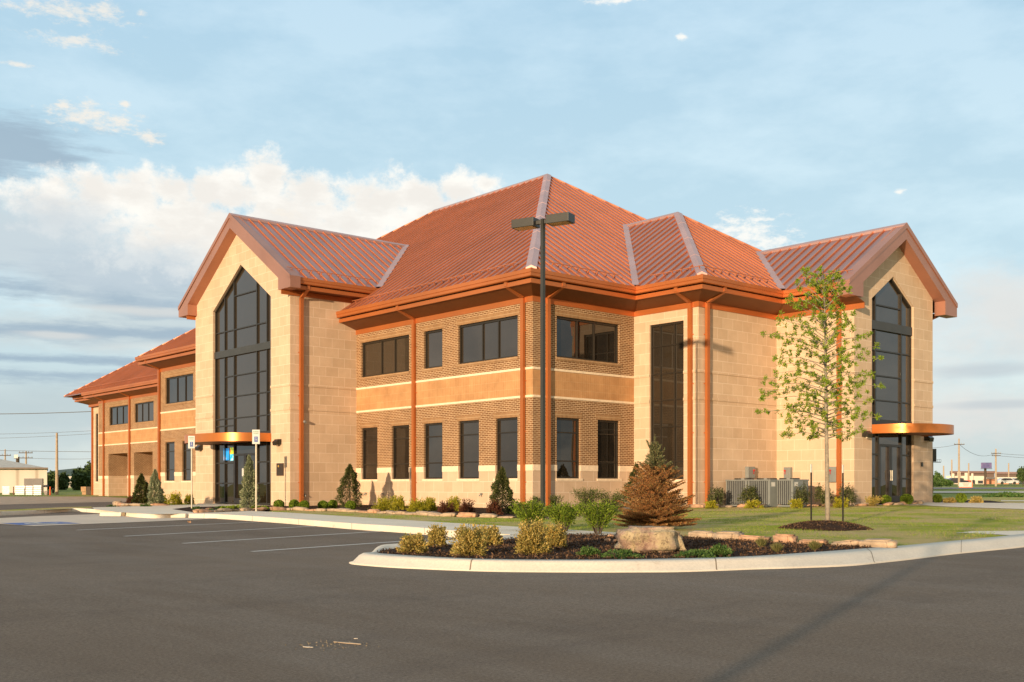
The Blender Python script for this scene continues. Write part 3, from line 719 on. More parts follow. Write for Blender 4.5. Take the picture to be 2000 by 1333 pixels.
# far wing roof
CE, CF = 5.25, E1+.95; CR = (24.9-CE)/2+CE
zCL = lambda x, y: ZE+PIT*(x-CE); zCF = lambda x, y: ZE+PIT*(CF-y)
hw = CR-CE
roof('wing_roof', [(CE, 32.1), (CE, CF), (CR, CF-hw), (CR, 32.1)], zCL, (1, 0), None, None, guard=(((CE, 33), (CE, CF-1)), .54))
roof('wing_roof', [(CE, CF), (CR*2-CE, CF), (CR, CF-hw)], zCF, (0, -1), None, None, gap=1.0)
roof('wing_roof', [(CR*2-CE, CF), (CR*2-CE, 32.1), (CR, 32.1), (CR, CF-hw)], lambda x, y: ZE+PIT*(CR*2-CE-x), (-1, 0), None, None, gap=1.2)
def cap(name, p, q, w=.17, up=.075, far_side=False):
    """ridge or hip cap: two low flanks folded over the line p-q"""
    p, q = Vector(p), Vector(q); d = (q-p).normalized(); s = Vector((d.y, -d.x, 0)).normalized()*w
    drop = w*PIT*(1.0 if abs(d.z) < .05 else .707)
    mb = MB(); u = Vector((0, 0, up)); dn = Vector((0, 0, -drop))
    a = [p+u, p+u+s+dn, p+s+dn-Vector((0, 0, .05)), p-s+dn-Vector((0, 0, .05)), p+u-s+dn]
    b = [x+(q-p) for x in a]; n = len(a); mb.v = [tuple(x) for x in a+b]
    for i in range(n): mb.f.append((i, (i+1) % n, n+(i+1) % n, n+i))
    mb.f.append(tuple(range(n))); mb.f.append(tuple(n+i for i in reversed(range(n))))
    L_ = (q-p).length; k = 2.6
    if far_side: k = 1e9
    while k < L_-.5:
        c = p+d*k; mb.obox(c+u-s+dn, d*.03, s-dn, Vector((0, 0, .006))); mb.obox(c+u, d*.03, s+dn, Vector((0, 0, .006))); k += 2.9
    return mb.build(name, M['seam'] if far_side else M['cap'], B)
AP = (11.3, 11.3, ZE+PIT*12.25)
cap('hip_cap', (-E+.16, -E+.16, ZE+.09), AP, .19); cap('hip_cap', (23.5, -E+.05, ZE+.03), AP, .08, .035, True)
AF = (11.3, YN+E-12.25, AP[2]); cap('ridge_cap', AP, AF); cap('hip_cap', (-E+.05, YN+E-.05, ZE+.03), AF, .07, .035, True)
BP = (11.3, 2.86, ZE+PIT*6.96); cap('hip_cap', (EB+.16, FB+.16, ZE+.09), BP, .19); cap('hip_cap', (18.2, FB+.05, ZE+.03), BP, .08, .035, True)
cap('ridge_cap', BP, (11.3, 6.01, BP[2])); cap('ridge_cap', (13.04, YG-.03, ZE+PIT*3.94), (13.04, -.16, ZE+PIT*3.94))
cap('ridge_cap', (XG-.03, 15.78, ZE1+PIT*5.18), (vr, 15.78, ZE1+PIT*5.18))
cap('hip_cap', (CE+.05, CF-.05, ZE+.03), (CR, CF-hw, ZE+PIT*hw), .07, .035, True)
def valley(p, q, w=.13):
    p, q = Vector(p), Vector(q); d = (q-p).normalized(); s = Vector((d.y, -d.x, 0)).normalized()*w
    mb = MB(); u = Vector((0, 0, .085)); mb.face(p-s+u, q-s+u, q+s+u, p+s+u); mb.face(p-s, q-s, q-s+u, p-s+u); mb.face(p+s, q+s, q+s+u, p+s+u); mb.build('valley_flashing', M['cap'], B)
valley((EB, -E, ZE), (11.3, 6.01, ZE+PIT*6.96)); valley((9.1, -4.1, ZE), (13.04, -.16, ZE+PIT*3.94)); valley((vx, 10.6, ZE1), (vr, 15.78, ZE1+PIT*5.18))
# verge boards of the gables (with their boxed returns)
def verge(fr, d0, d1, a, b, zb, zt, c, zr, wi, th):
    mid = [(a, zb), (a, zt), (c, zr), (b, zt), (b, zb), (b-wi, zb), (b-wi, zt-th+wi*PIT-.02), (c, zr-th), (a+wi, zt-th+wi*PIT-.02), (a+wi, zb)]
    # two halves so every outline stays simple
    v = Vector(fr.P(0, 0, d1))-Vector(fr.P(0, 0, d0))
    for pts in ([mid[0], mid[1], mid[2], mid[7], mid[8], mid[9]], [mid[4], mid[3], mid[2], mid[7], mid[6], mid[5]]):
        mb = MB(); mb.prism([fr.P(u, z, d0) for u, z in pts], v); mb.build('verge_board', M['verge'], B)
    v2 = Vector(fr.P(0, 0, d1+.035))-Vector(fr.P(0, 0, d1))
    for pts in ([(a, zt-.14), (a, zt+.03), (c, zr+.03), (c, zr-.17)], [(b, zt-.14), (b, zt+.03), (c, zr+.03), (c, zr-.17)]):
        mb = MB(); mb.prism([fr.P(u, z, d1) for u, z in pts], v2); mb.build('verge_trim', M['verge'], B)
verge(T2R, .003, .46, 8.98, 17.10, 7.98, 8.50, 13.04, ZE+PIT*3.94+.03, .98, .60)
verge(T1L, .003, .47, 10.48, 21.08, 9.13, 9.60, 15.78, ZE1+PIT*5.18+.03, 1.0, .62)

# downpipes
def downpipe(fr, u, ov=.95, dz=0., zb=.2, w=.15):
    mb = MB(); z0 = 7.72+dz
    fr.box(mb, u-w/2, u+w/2, zb, z0, .03, .14)
    a = Vector(fr.P(u-w/2, z0+.002, .03)); top = Vector(fr.P(u-w/2, 8.08+dz, ov-.17)); al = Vector(fr.P(1, 0, 0))-Vector(fr.P(0, 0, 0)); outw = Vector(fr.P(0, 0, 1))-Vector(fr.P(0, 0, 0))
    mb.obox(a, al*w, outw*.11, Vector((0, 0, .06)))
    mb.obox(a+Vector((0, 0, .062)), al*w, outw*.10+Vector((0, 0, -.03)), (top-a)-outw*.0-Vector((0, 0, .06)))
    mb.obox(top+Vector((0, 0, -.0))+outw*.006, al*w, outw*.12, Vector((0, 0, .17)))
    for z in (1.2, 3.0, 4.8, 6.6):
        fr.box(mb, u-w/2-.035, u+w/2+.035, z, z+.035, 0, .03)
    return mb.build('downpipe', M['trim'], B)
downpipe(LM, 7.02); downpipe(LM, .44); downpipe(RM, .67); downpipe(BL, -2.82); downpipe(BR, 5.70); downpipe(T2L, -5.96)
downpipe(T1R, -2.75, ov=.70, dz=1.09); downpipe(LM, 31.86)
downpipe(CL, onX(254.5, 6.2)[0]); downpipe(CL, onX(204, 6.2)[0]); downpipe(PL, E1-.1)

# curved entrance canopies
def canopy(fr, a, b, z0, z1, proj, n=40):
    uc, hw_ = (a+b)/2, (b-a)/2
    pts = []
    for k in range(n+1):
        an = PI*k/n; c = math.cos(an); pts.append((uc-hw_*math.copysign(abs(c)**.8, c), proj*math.sin(an)**.8))
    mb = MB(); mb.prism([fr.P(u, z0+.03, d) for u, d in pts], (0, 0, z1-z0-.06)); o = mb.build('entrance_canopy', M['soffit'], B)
    mb = MB(); m = 2
    out = [(u, d) for u, d in pts]
    for i in range(n):
        (u0, d0), (u1, d1) = out[i], out[i+1]
        k0 = (uc+(u0-uc)*1.008, d0+.02); k1 = (uc+(u1-uc)*1.008, d1+.02)
        mb.v += [fr.P(k0[0], z0, k0[1]), fr.P(k1[0], z0, k1[1]), fr.P(k1[0], z1, k1[1]), fr.P(k0[0], z1, k0[1])]
        q = 4*i; mb.f.append((q, q+1, q+2, q+3))
    me = bpy.data.meshes.new('canopy_band'); me.from_pydata(mb.v, [], mb.f); bm = bmesh.new(); bm.from_mesh(me); bmesh.ops.remove_doubles(bm, verts=bm.verts, dist=1e-4)
    bmesh.ops.recalc_face_normals(bm, faces=bm.faces)
    for f in bm.faces: f.smooth = True
    bm.to_mesh(me); bm.free(); link('canopy_band', me, M['canopy'], o)
canopy(T1L, 12.93, 18.42, 2.95, 3.31, 2.1); canopy(T2R, 11.33, 15.0, 3.05, 3.39, 1.95)
# wall lamps, plaque, posters, boxes, camera, taps
def wall_lamp(fr, u, z):
    mb = MB(); fr.box(mb, u-.19, u+.19, z-.09, z+.13, 0.003, .13); mb.prism([fr.P(u-.16, z+.11, .13), fr.P(u-.16, z-.07, .13), fr.P(u-.16, z-.13, .22), fr.P(u-.16, z+.02, .25)], Vector(fr.P(.32, 0, 0))-Vector(fr.P(0, 0, 0)))
    o = mb.build('wall_lamp', M['bronze'], B)
    l = MB(); fr.box(l, u-.09, u+.09, z-.145, z-.10, .1, .2); l.build('lens', M['steel'], o)
wall_lamp(T1L, 19.63, 2.86); wall_lamp(T1L, 12.22, 2.90); wall_lamp(T2R, 10.82, 3.0); wall_lamp(T2R, 15.45, 2.98)
mb = MB(); T1L.box(mb, 11.84, 12.4, 1.5, 2.02, .003, .04); pq = mb.build('plaque', simple('cast_bronze', (.09, .06, .04), .5, .6), B)
mb = MB(); mb.tube([T1L.P(12.22, 1.90, .04), T1L.P(12.22, 1.90, .05)], .05, 14)
mb.build('plaque_badge', simple('brass_badge', (.8, .45, .08), .4, .5), pq)
mb = MB()
for k in range(7): T1L.box(mb, 11.93+.03*(k % 2), 12.31-.03*(k % 3), 1.80-k*.035, 1.81-k*.035, .04, .043)
mb.build('plaque_text', M['bronze'], pq)
def poster(u0, u1, z0, z1, nm, cols, scale):
    m, nt, b = newmat(nm); co = coords(nt, 'UV'); v = nt.nodes.new('ShaderNodeTexVoronoi'); v.inputs['Scale'].default_value = scale; nt.links.new(co, v.inputs['Vector'])
    c = ramp(nt, nz(nt, co, scale*.4, 2), [(i/len(cols)*.5+.28, cc) for i, cc in enumerate(cols)])
    nt.links.new(c, b.inputs['Base Color']); nt.links.new(c, b.inputs['Emission Color']); b.inputs['Emission Strength'].default_value = .55; b.inputs['Roughness'].default_value = .3  # print colours are also emitted, a glow added to the poster
    mb = MB(); T1L.box(mb, u0, u1, z0, z1, -.16, -.145); mb.build('window_poster', m, B)
zq = lambda y: zat(y, 47.6)
poster(17.10, 17.62, zq(898), zq(874), 'blue_glow_poster', [(.0, .10, .42), (.01, .22, .60), (.02, .35, .75), (.5, .5, .8)], 6)
poster(16.62, 17.0, zq(886), zq(873), 'green_yellow_glow_poster', [(.05, .45, .02), (.35, .6, .02), (.9, .5, .02), (.9, .2, .02)], 9)
poster(16.62, 17.0, zq(899), zq(886.2), 'aqua_glow_poster', [(.0, .12, .45), (.0, .35, .65), (.1, .6, .7), (.7, .7, .9)], 9)
mb = MB(); T1L.box(mb, 15.55, 15.72, 1.5, 1.85, -.09, -.085); mb.build('door_notice', M['white'], B)
def elbox(fr, u0, u1, z0, z1):
    mb = MB(); fr.box(mb, u0, u1, z0, z1, .004, .16); o = mb.build('electrical_box', M['greybox'], B, bevel=.01)
    h_ = MB(); um = u0+(u1-u0)*.75; h_.tube([fr.P(um, z1-.14, .16), fr.P(um, z1-.14, .21)], .035, 10); fr.box(h_, um-.012, um+.012, z1-.28, z1-.1, .165, .18); h_.build('switch_handle', M['red'], o)
a, t_ = onY(1455, -3.15); b_, _ = onY(1468.5, -3.15); elbox(BR, a, b_, zat(934, t_), zat(912, t_))
a, t_ = onX(1548, 10.107); b_, _ = onX(1535, 10.107); elbox(T2L, a, b_, zat(935, t_), zat(913, t_))
a, t_ = onX(1637, 10.107); b_, _ = onX(1623, 10.107); elbox(T2L, a, b_, zat(942, t_), zat(912, t_))
mb = MB(); x_, t_ = onY(591.5, 11.321); zc = zat(823, t_)
mb.tube([(x_, 11.32, zc), (x_, 11.22, zc)], .05, 10); mb.tube([(x_, 11.22, zc-.02), (x_, 11.10, zc-.05)], [.07, .045], 10); mb.build('security_camera', M['greybox'], B)
for fr, px_, py_ in ((T1R, 594, 968), (LM, 716, 965), (LM, 749, 965), (LM, 942, 966)):
    u, t_ = (onY(px_, fr.c) if fr.k == 'R' else onX(px_, fr.c)); z_ = zat(py_, t_)
    mb = MB(); mb.tube([fr.P(u, z_, .0), fr.P(u, z_, .1), fr.P(u, z_-.06, .14)], .025, 8); mb.tube([fr.P(u-.05, z_+.04, .07), fr.P(u+.05, z_+.04, .07)], .012, 6); mb.build('tap', M['greybox'], B)
mb = MB(); T2R.box(mb, 15.0, 15.1, 1.85, 2.02, .002, .05); mb.build('door_button', M['black'], B)

# ------------------------------------------------------------------ free-standing objects
# air conditioners
def ac(px, py, label):
    c = W(px, py, .13); o = empty('air_conditioner', c); tag(o, label, 'air conditioner', 'outdoor cooling units along the stone wall')
    w_, d_, h_ = .95, .95, .98
    mb = MB(); mb.box(.012, w_-.012, .012, d_-.012, .09, h_-.05); mb.build('coil', simple('dark_coil', (.05, .05, .05), .7) if 'dark_coil' not in bpy.data.materials else bpy.data.materials['dark_coil'], o)
    mb = MB(); mb.box(0, w_*.62, -.004, .01, .06, h_-.05); mb.box(-.004, .10, -.003, .1, .06, h_-.05); mb.box(-.004, .06, d_-.06, d_, .06, h_-.05); mb.box(w_-.06, w_, 0, .06, .06, h_-.05); mb.build('side_panel', M['greybox'], o)
    mb = MB()
    for k in range(9): mb.box(-.006, .008, .14+k*.083, .165+k*.083, .08, h_-.05)
    for k in range(4): mb.box(w_*.64+k*.075, w_*.64+k*.075+.02, -.006, .008, .08, h_-.05)
    mb.build('louvre', M['greybox'], o)
    mb = MB(); mb.box(-.02, w_+.02, -.02, d_+.02, h_-.05, h_); mb.box(-.02, w_+.02, -.02, d_+.02, 0.0, .06); mb.build('casing_frame', M['greybox'], o, bevel=.01)
    mb = MB(); mb.tube([(w_/2, d_/2, h_), (w_/2, d_/2, h_+.05)], .36, 20); mb.build('fan_grille', M['black'], o)
    mb = MB(); mb.box(.08, .30, -.009, -.005, h_-.25, h_-.1); mb.build('rating_label', M['white'], o)
ac(1459, 989.5, 'grey cooling unit with louvred side, nearest the downpipe of the stone bay')
ac(1504, 990.5, 'grey cooling unit in the middle of the row, its plain panel fully in view')
ac(1549, 990.5, 'grey cooling unit nearest the gabled side entrance, half behind a shrub')
# parking lamp
def lamp_head(p, d, par):
    d = Vector(d).normalized(); s_ = Vector((d.y, -d.x, 0)); up = Vector((0, 0, 1))
    mb = MB(); a = d*.18; mb.obox(p+a-s_*.19-up*.02, d*.64, s_*.38, up*.22); mb.obox(p+d*.05-s_*.04+up*.03, d*.14, s_*.08, up*.1)
    h_ = mb.build('lamp_head', M['black'], par, bevel=.008)
    l = MB(); l.obox(p+a+d*.06-s_*.15-up*.026, d*.52, s_*.30, up*.008); l.build('lens', simple('amber_lens', (.42, .26, .10), .25, .3) if 'amber_lens' not in bpy.data.materials else bpy.data.materials['amber_lens'], h_)
def lamp_post(x, y, ztop, heads, label, rz=0):
    z0 = H(x, y)+.12; o = empty('street_lamp', (x, y, z0)); tag(o, label, 'street lamp'); hh = ztop-z0
    mb = MB(); mb.box(-.045, .045, -.045, .045, .0, hh); mb.build('post', M['black'], o)
    mb = MB(); mb.box(-.13, .13, -.13, .13, .0, .03)
    for a in (-1, 1):
        for b in (-1, 1): mb.tube([(a*.1, b*.1, .03), (a*.1, b*.1, .07)], .012, 6)
    mb.build('base_plate', M['black'], o)
    for d in heads: lamp_head(Vector((0, 0, hh-.16)), d, o)
    o.rotation_euler.z = rz; return o
dp = 27.5
lx, ly = far(1060.3, dp)
lamp_post(lx, ly, zat(428, dp), [(.35, -1, 0), (-.35, 1, 0)], 'tall dark square lamp post with two box lamp heads at the building corner')
# access parking signs
def acc_sign(px, py, top, label):
    c = W(px, py, .131); t = fwd(c.x, c.y); o = empty('parking_sign', c, TH-PI/2+.06); tag(o, label, 'parking sign', 'accessible parking signs'); hh = zat(top, t)-c.z
    mb = MB(); mb.tube([(0, 0, -.1), (0, 0, hh-.02)], .028, 8); mb.build('post', M['steel'], o)
    mb = MB(); mb.box(-.12, .12, -.045, -.035, hh-.46, hh); p_ = mb.build('sign_panel', M['white'], o)
    mb = MB(); mb.box(-.125, .125, -.034, -.030, hh-.465, hh+.005); mb.build('panel_backing', M['greybox'], o)
    mb = MB(); mb.box(-.055, .055, -.052, -.046, hh-.40, hh-.22); mb.build('access_symbol_panel', M['blue'], p_)
    mb = MB(); mb.tube([(0, -.053, hh-.250), (0, -.055, hh-.250)], .014, 10); mb.box(-.008, .008, -.056, -.0525, hh-.33, hh-.272); mb.box(.0085, .03, -.056, -.0525, hh-.33, hh-.316)
    mb.tube([(.03*math.cos(q*.5+2)-.0, -.0545, hh-.345+.03*math.sin(q*.5+2)) for q in range(10)], .004, 5); mb.build('wheelchair_symbol', M['white'], p_)
    for txt, zz, sz in (('RESERVED', hh-.075, .041), ('PARKING', hh-.13, .041)):
        cu = bpy.data.curves.new('lettering', 'FONT'); cu.body = txt; cu.size = sz; cu.extrude = .002; cu.align_x = 'CENTER'
        to = bpy.data.objects.new('tmp', cu); COL.objects.link(to); dg = bpy.context.evaluated_depsgraph_get()
        me = bpy.data.meshes.new_from_object(to.evaluated_get(dg)); bpy.data.objects.remove(to)
        l = link('lettering', me, M['green'], p_); l.rotation_euler = (PI/2, 0, 0); l.location = (0, -.049, zz)
acc_sign(374.5, 993, 852, 'accessible parking sign on a thin post left of the main entrance')
acc_sign(500.5, 999, 840, 'accessible parking sign on a thin post in front of the main entrance glass')
# wheel stops
def wheel_stop(a, b, label):
    p, q = W(*a, .01), W(*b, .01); d = (q-p); L_ = d.length; o_ = MB()
    sec = [(-.11, 0), (-.09, .1), (-.06, .125), (.06, .125), (.09, .1), (.11, 0)]
    o_.prism([(0, y, z) for y, z in sec], (L_, 0, 0)); o = o_.build('wheel_stop', M['kerb'], bevel=.01); o.location = p; o.rotation_euler.z = math.atan2(d.y, d.x); tag(o, label, 'wheel stop', 'concrete wheel stops at the accessible bays')
wheel_stop((199, 1008), (240, 1008.5), 'pale concrete wheel stop standing clear at the left accessible bay')
wheel_stop((322, 1011.5), (364, 1011.5), 'pale concrete wheel stop nearest the entrance walk and the parking sign')

# ------------------------------------------------------------------ plants
def leaves(name, C, size, mat, parent=None, asp=.5, up=0., dirs=None, loc=None):
    C = np.asarray(C, dtype=np.float64); n = len(C)
    if dirs is None: d = RNG.normal(size=(n, 3))
    else: d = np.asarray(dirs)+RNG.normal(size=(n, 3))*.35
    d[:, 2] += up; d /= np.linalg.norm(d, axis=1)[:, None]+1e-9
    s = np.cross(d, RNG.normal(size=(n, 3))); s /= np.linalg.norm(s, axis=1)[:, None]+1e-9
    L_ = (np.asarray(size)*(.6+.8*RNG.random(n)))[:, None]; Wd = L_*asp
    nn = np.cross(d, s)*L_*.12
    v = np.stack([C-d*L_*.5, C+s*Wd*.5+nn, C+d*L_*.5, C-s*Wd*.5+nn], 1).reshape(-1, 3)
    me = bpy.data.meshes.new(name); me.vertices.add(4*n); me.vertices.foreach_set('co', v.ravel())
    me.loops.add(4*n); me.loops.foreach_set('vertex_index', np.arange(4*n, dtype=np.int32))
    me.polygons.add(n); me.polygons.foreach_set('loop_start', np.arange(0, 4*n, 4, dtype=np.int32)); me.polygons.foreach_set('loop_total', np.full(n, 4, dtype=np.int32))
    me.update(); me.validate()
    o = link(name, me, mat, parent)
    if loc is not None: o.location = loc
    return o
def sph(n, r0=.6):
    d = RNG.normal(size=(n, 3)); d /= np.linalg.norm(d, axis=1)[:, None]
    return d*(r0+(1-r0)*RNG.random(n)**.6)[:, None]
def clumps(n, k, r, cr, squash=1.):
    """n leaf points gathered in k clumps over a mound of radius r"""
    c = sph(k, .45)*r; c[:, 2] = np.abs(c[:, 2])*squash
    i = RNG.integers(0, k, n); return c[i]+RNG.normal(size=(n, 3))*cr
def size_of(px, py, wpx, hpx, lift=.12):
    c = W(px, py, lift); t = fwd(c.x, c.y); return c, wpx*t/FPX, hpx*t/FPX, t
def stems(o, n, w, h, mat=None, r=.008, base=.05, spread=.8, z0=0.):
    mb = MB()
    for k in range(n):
        a = RNG.random()*2*PI; rr = (w/2)*spread*(.3+.7*RNG.random()); q = h*(.55+.4*RNG.random())
        p1 = (base*math.cos(a), base*math.sin(a), z0-.03); p2 = (rr*.35*math.cos(a), rr*.35*math.sin(a), q*.5); p3 = (rr*math.cos(a), rr*math.sin(a), q)
        mb.tube([p1, p2, p3], [r, r*.7, r*.35], 5, False)
    return mb.build('stem', mat or M['darkbark'], o)
def mound(px, py, w, h, kind, label, name='shrub', cat='shrub', n=1500, lf=.045, group=None, ball=False, spikes=0, lift=.12):
    c, W_, H_, t = size_of(px, py, w, h, lift); o = empty(name, c, RNG.random()*6); tag(o, label, cat, group)
    r = W_/2
    if ball:
        P_ = sph(n, .82); P_ *= (1+.06*np.sin(P_[:, :1]*9)*np.cos(P_[:, 1:2]*8)); P_ = P_*[r*.97, r*.97, H_/2*.97]; P_[:, 2] += H_/2
        D = P_-[0, 0, H_/2]
        leaves('foliage', P_, lf, L[kind], o, asp=.6)
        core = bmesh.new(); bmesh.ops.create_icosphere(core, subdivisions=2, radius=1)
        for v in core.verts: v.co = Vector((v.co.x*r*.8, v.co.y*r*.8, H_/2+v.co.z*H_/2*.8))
        me = bpy.data.meshes.new('shaded_core'); core.to_mesh(me); core.free(); link('shaded_core', me, M['darkleaf'], o)  # solid dark core: the shade inside the ball put into its colour
    else:
        k = max(8, int(n/55)); P_ = clumps(n, k, 1., .13, 1.); nn = np.linalg.norm(P_, axis=1); P_ = P_*[r*.92, r*.92, H_*.86]
        P_[:, 2] = np.clip(P_[:, 2], .01, None)
        D = P_/(np.linalg.norm(P_, axis=1)[:, None]+1e-6)
        if spikes:
            a = RNG.random(spikes)*2*PI; q = RNG.random(spikes)
            dd = np.stack([np.cos(a)*(.4+.6*q), np.sin(a)*(.4+.6*q), .5+RNG.random(spikes)], 1); dd /= np.linalg.norm(dd, axis=1)[:, None]
            pts = []; dr = []
            for d_ in dd:
                for s_ in np.linspace(.5, 1.02+.28*RNG.random(), 11): pts.append(d_*s_*[r, r, H_]*1.02+RNG.normal(size=3)*.012); dr.append(d_)
            P_ = np.vstack([P_, pts]); D = np.vstack([D, dr])
        leaves('foliage', P_, lf, L[kind], o, dirs=D)
        stems(o, 7, W_, H_*.9, r=.006)
    return o
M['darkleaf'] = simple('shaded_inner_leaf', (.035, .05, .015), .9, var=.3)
# clipped balls
for px_, py_, w_, h_, lb in ((544.6,995.5,21,19,'round green ball shrub right of the main entrance pier, under the bronze plaque'), (574.5,997,21,21,'round green ball shrub just left of the tower downpipe'),
    (594,997,20,19,'round green ball shrub just right of the tower downpipe'), (630.7,996,20,18,'round green ball shrub, left one of the touching pair by the tower side wall'),
    (650,994.5,19,18,'round green ball shrub, right one of the touching pair by the tower side wall'), (685,997,21,19,'round green ball shrub in front of the dark holly in the tower corner'),
    (1709,982,22,14,'low round green shrub against the left edge of the side entrance glass'), (1730,985.5,21,18,'round green ball shrub in front of the side entrance, left of its doors'),
    (1771,986,26,21,'large round green ball shrub in front of the right-hand side entrance door'), (1831,982.5,18,17,'squat green ball shrub just right of the side entrance tower'),
    (1877.5,983,21,20,'tall round green ball shrub alone in the bed beyond the side entrance tower')):
    mound(px_, py_, w_, h_, 'ball', lb, 'ball_shrub', 'shrub', 1900, .05, 'clipped ball shrubs along the building', ball=True)
# golden threadleaf mounds
for px_, py_, w_, h_, lb in ((752,999,52,25,'golden yellow mound shrub left of the downpipe, below the second ground floor window'), (778,996,28,25,'golden tuft leaning right beside the large yellow mound'),
    (816,1000,46,22,'golden yellow mound shrub right of the downpipe below the third window'), (840,998,26,23,'taller golden shoot shrub at the right of the second yellow mound'),
    (886,999,32,25,'golden shrub peeping up behind the purple brown shrubs'), (317,986,22,17,'yellow green mound shrub right of the silvery upright shrub'), (343,986,30,22,'largest yellow green mound left of the entrance tower'),
    (370,985,20,17,'yellow green mound squeezed against the entrance tower pier')):
    mound(px_, py_, w_, h_, 'gold' if px_ > 400 else 'chart2', lb, 'golden_shrub', 'shrub', 1900, .05, 'golden mound shrubs', spikes=70) if px_ > 400 else mound(px_, py_, w_, h_, 'gold', lb, 'golden_shrub', 'shrub', 1500, .06, 'golden mound shrubs', spikes=40)
for px_, py_, w_, h_, lb in ((872,1006,40,24,'broad purple brown shrub between golden mounds'), (912,1003,34,24,'purple brown shrub with arching tips right of the broad one'), (964,1006,32,26,'purple brown shrub at the foot of the corner holly'),
    (256,983,20,12,'low purple brown shrub at the left end of the far bed'), (272,983,22,13,'low purple brown shrub in front of the dark cone evergreen')):
    mound(px_, py_, w_, h_, 'red', lb, 'purple_shrub', 'shrub', 1500, .05, 'purple brown shrubs', spikes=40)
for px_, py_, w_, h_, lb in ((463.5,994,38,8,'low chartreuse ground shrub left of the blue grey conifer'), (508,995,46,9,'low chartreuse ground shrub right of the blue grey conifer'), (440,995,24,7,'small chartreuse ground shrub near the brown rock')):
    mound(px_, py_, w_, h_, 'chart', lb, 'ground_shrub', 'shrub', 1000, .05)
for px_, py_, w_, h_, lb in ((383,996,22,7,'dark green creeping juniper by the tip of the front bed'), (412,1001,34,7,'creeping juniper in front of the small brown rock'), (430,993,16,6,'small juniper behind the brown rock'),
    (285,990,24,6,'green creeping juniper among stones of the far bed'), (219,990,20,4,'creeping juniper at the left end of the stone edging')):
    mound(px_, py_, w_, h_, 'juniper', lb, 'ground_shrub', 'shrub', 700, .05)
# conical evergreens
def cone(px, py, w, h, kind, label, name, n=3200, lf=.055, wob=.25, narrow=1., low=0.):
    c, W_, H_, t = size_of(px, py, w, h); o = empty(name, c, RNG.random()*6); tag(o, label, 'evergreen'); n = int(n*1.9)
    z = RNG.random(n)**.85; a = RNG.random(n)*2*PI
    prof = np.where(z < .18, .80+.20*z/.18, (1-((z-.18)/.82)**1.7)*.93*min(narrow, 1.)+.07)
    ph = RNG.random(3)*6; k = 1+wob*1.25*np.sin(a*2+z*11+ph[0])*np.cos(a*3-z*15+ph[1])+.12*np.sin(a+z*5+ph[2])
    r = W_/2*prof*k*(.55+.45*RNG.random(n)**.5)
    P_ = np.stack([r*np.cos(a), r*np.sin(a), z*H_+RNG.normal(size=n)*.03+low], 1)
    D = np.stack([np.cos(a), np.sin(a), np.full(n, .45)], 1)
    leaves('foliage', P_, lf, L[kind], o, dirs=D)
    mb = MB(); mb.tube([(0, 0, -.05), (0, 0, H_*.5), (0, 0, H_*.95)], [.035, .022, .006], 6); mb.build('trunk', M['darkbark'], o)
    return o
cone(683, 991, 46, 82, 'holly', 'dark cone shaped holly in the corner beside the entrance tower', 'holly_tree', 3400, .062)
cone(981, 1004, 46, 88, 'holly', 'dark upright holly at the building corner beside the downpipe', 'holly_tree', 3600, .06, narrow=1.15)
cone(276, 983, 31, 55, 'holly', 'dark cone evergreen in front of the far wing', 'holly_tree', 2200, .09)
cone(303, 988, 28, 68, 'silver', 'pale silvery upright shrub right of the dark cone evergreen', 'conifer', 2000, .09, narrow=1.4)
cone(487, 995, 34, 103, 'silver', 'blue grey pointed conifer in front of the main entrance doors', 'conifer', 3400, .075, narrow=.95)
cone(1243, 992, 52, 84, 'holly', 'dark holly half hidden behind the browning spruce', 'holly_tree', 3000, .06, narrow=1.2)
# loose shrubs in the side bed
def loose(px, py, w, h, kind, label, n=1500, lf=.06):
    c, W_, H_, t = size_of(px, py, w, h); o = empty('loose_shrub', c, RNG.random()*6); tag(o, label, 'shrub', 'loose olive shrubs in the side bed')
    P_ = clumps(n, 26, 1., .16, 1.)*[W_/2*.85, W_/2*.85, H_*.62]; P_[:, 2] += H_*.22
    leaves('foliage', P_, lf, L[kind], o); stems(o, 9, W_, H_*.9, r=.009, spread=.7); return o
for a in ((1399,991,38,46,'olive shrub right of the stone bay downpipes'), (1464,991,46,46,'dark green shrub in front of the first cooling unit'), (1565,991,42,49,'thin leaved shrub in front of the last cooling unit'), (1607,991,42,49,'shrub directly behind the young tree trunk'), (1655,989,46,47,'shrub right of the young tree against the tower side wall')):
    loose(*a[:4], 'holly' if a[0] in (1464, 1607) else 'loose', a[4])
for px_, py_, w_, h_, lb in ((1388,993.5,26,13,'small golden shrub at the foot of the stone bay downpipe'), (1472,993.5,34,14,'golden shrub in front of the dark green shrub'), (1555,993.5,30,16,'golden shrub below the third cooling unit'),
    (1642,992,36,17,'golden shrub right of the young tree trunk'), (1707,988.5,36,17,'straw coloured mound left of the side entrance doors'), (1854,983,24,9,'low golden shrub between the two ball shrubs by the far path'), (1907,983,26,12,'golden tuft at the right of the tall ball shrub')):
    mound(px_, py_, w_, h_, 'tan' if px_ > 1700 else 'gold', lb, 'golden_shrub', 'shrub', 1000, .06, 'small golden shrubs in the side bed', spikes=50)
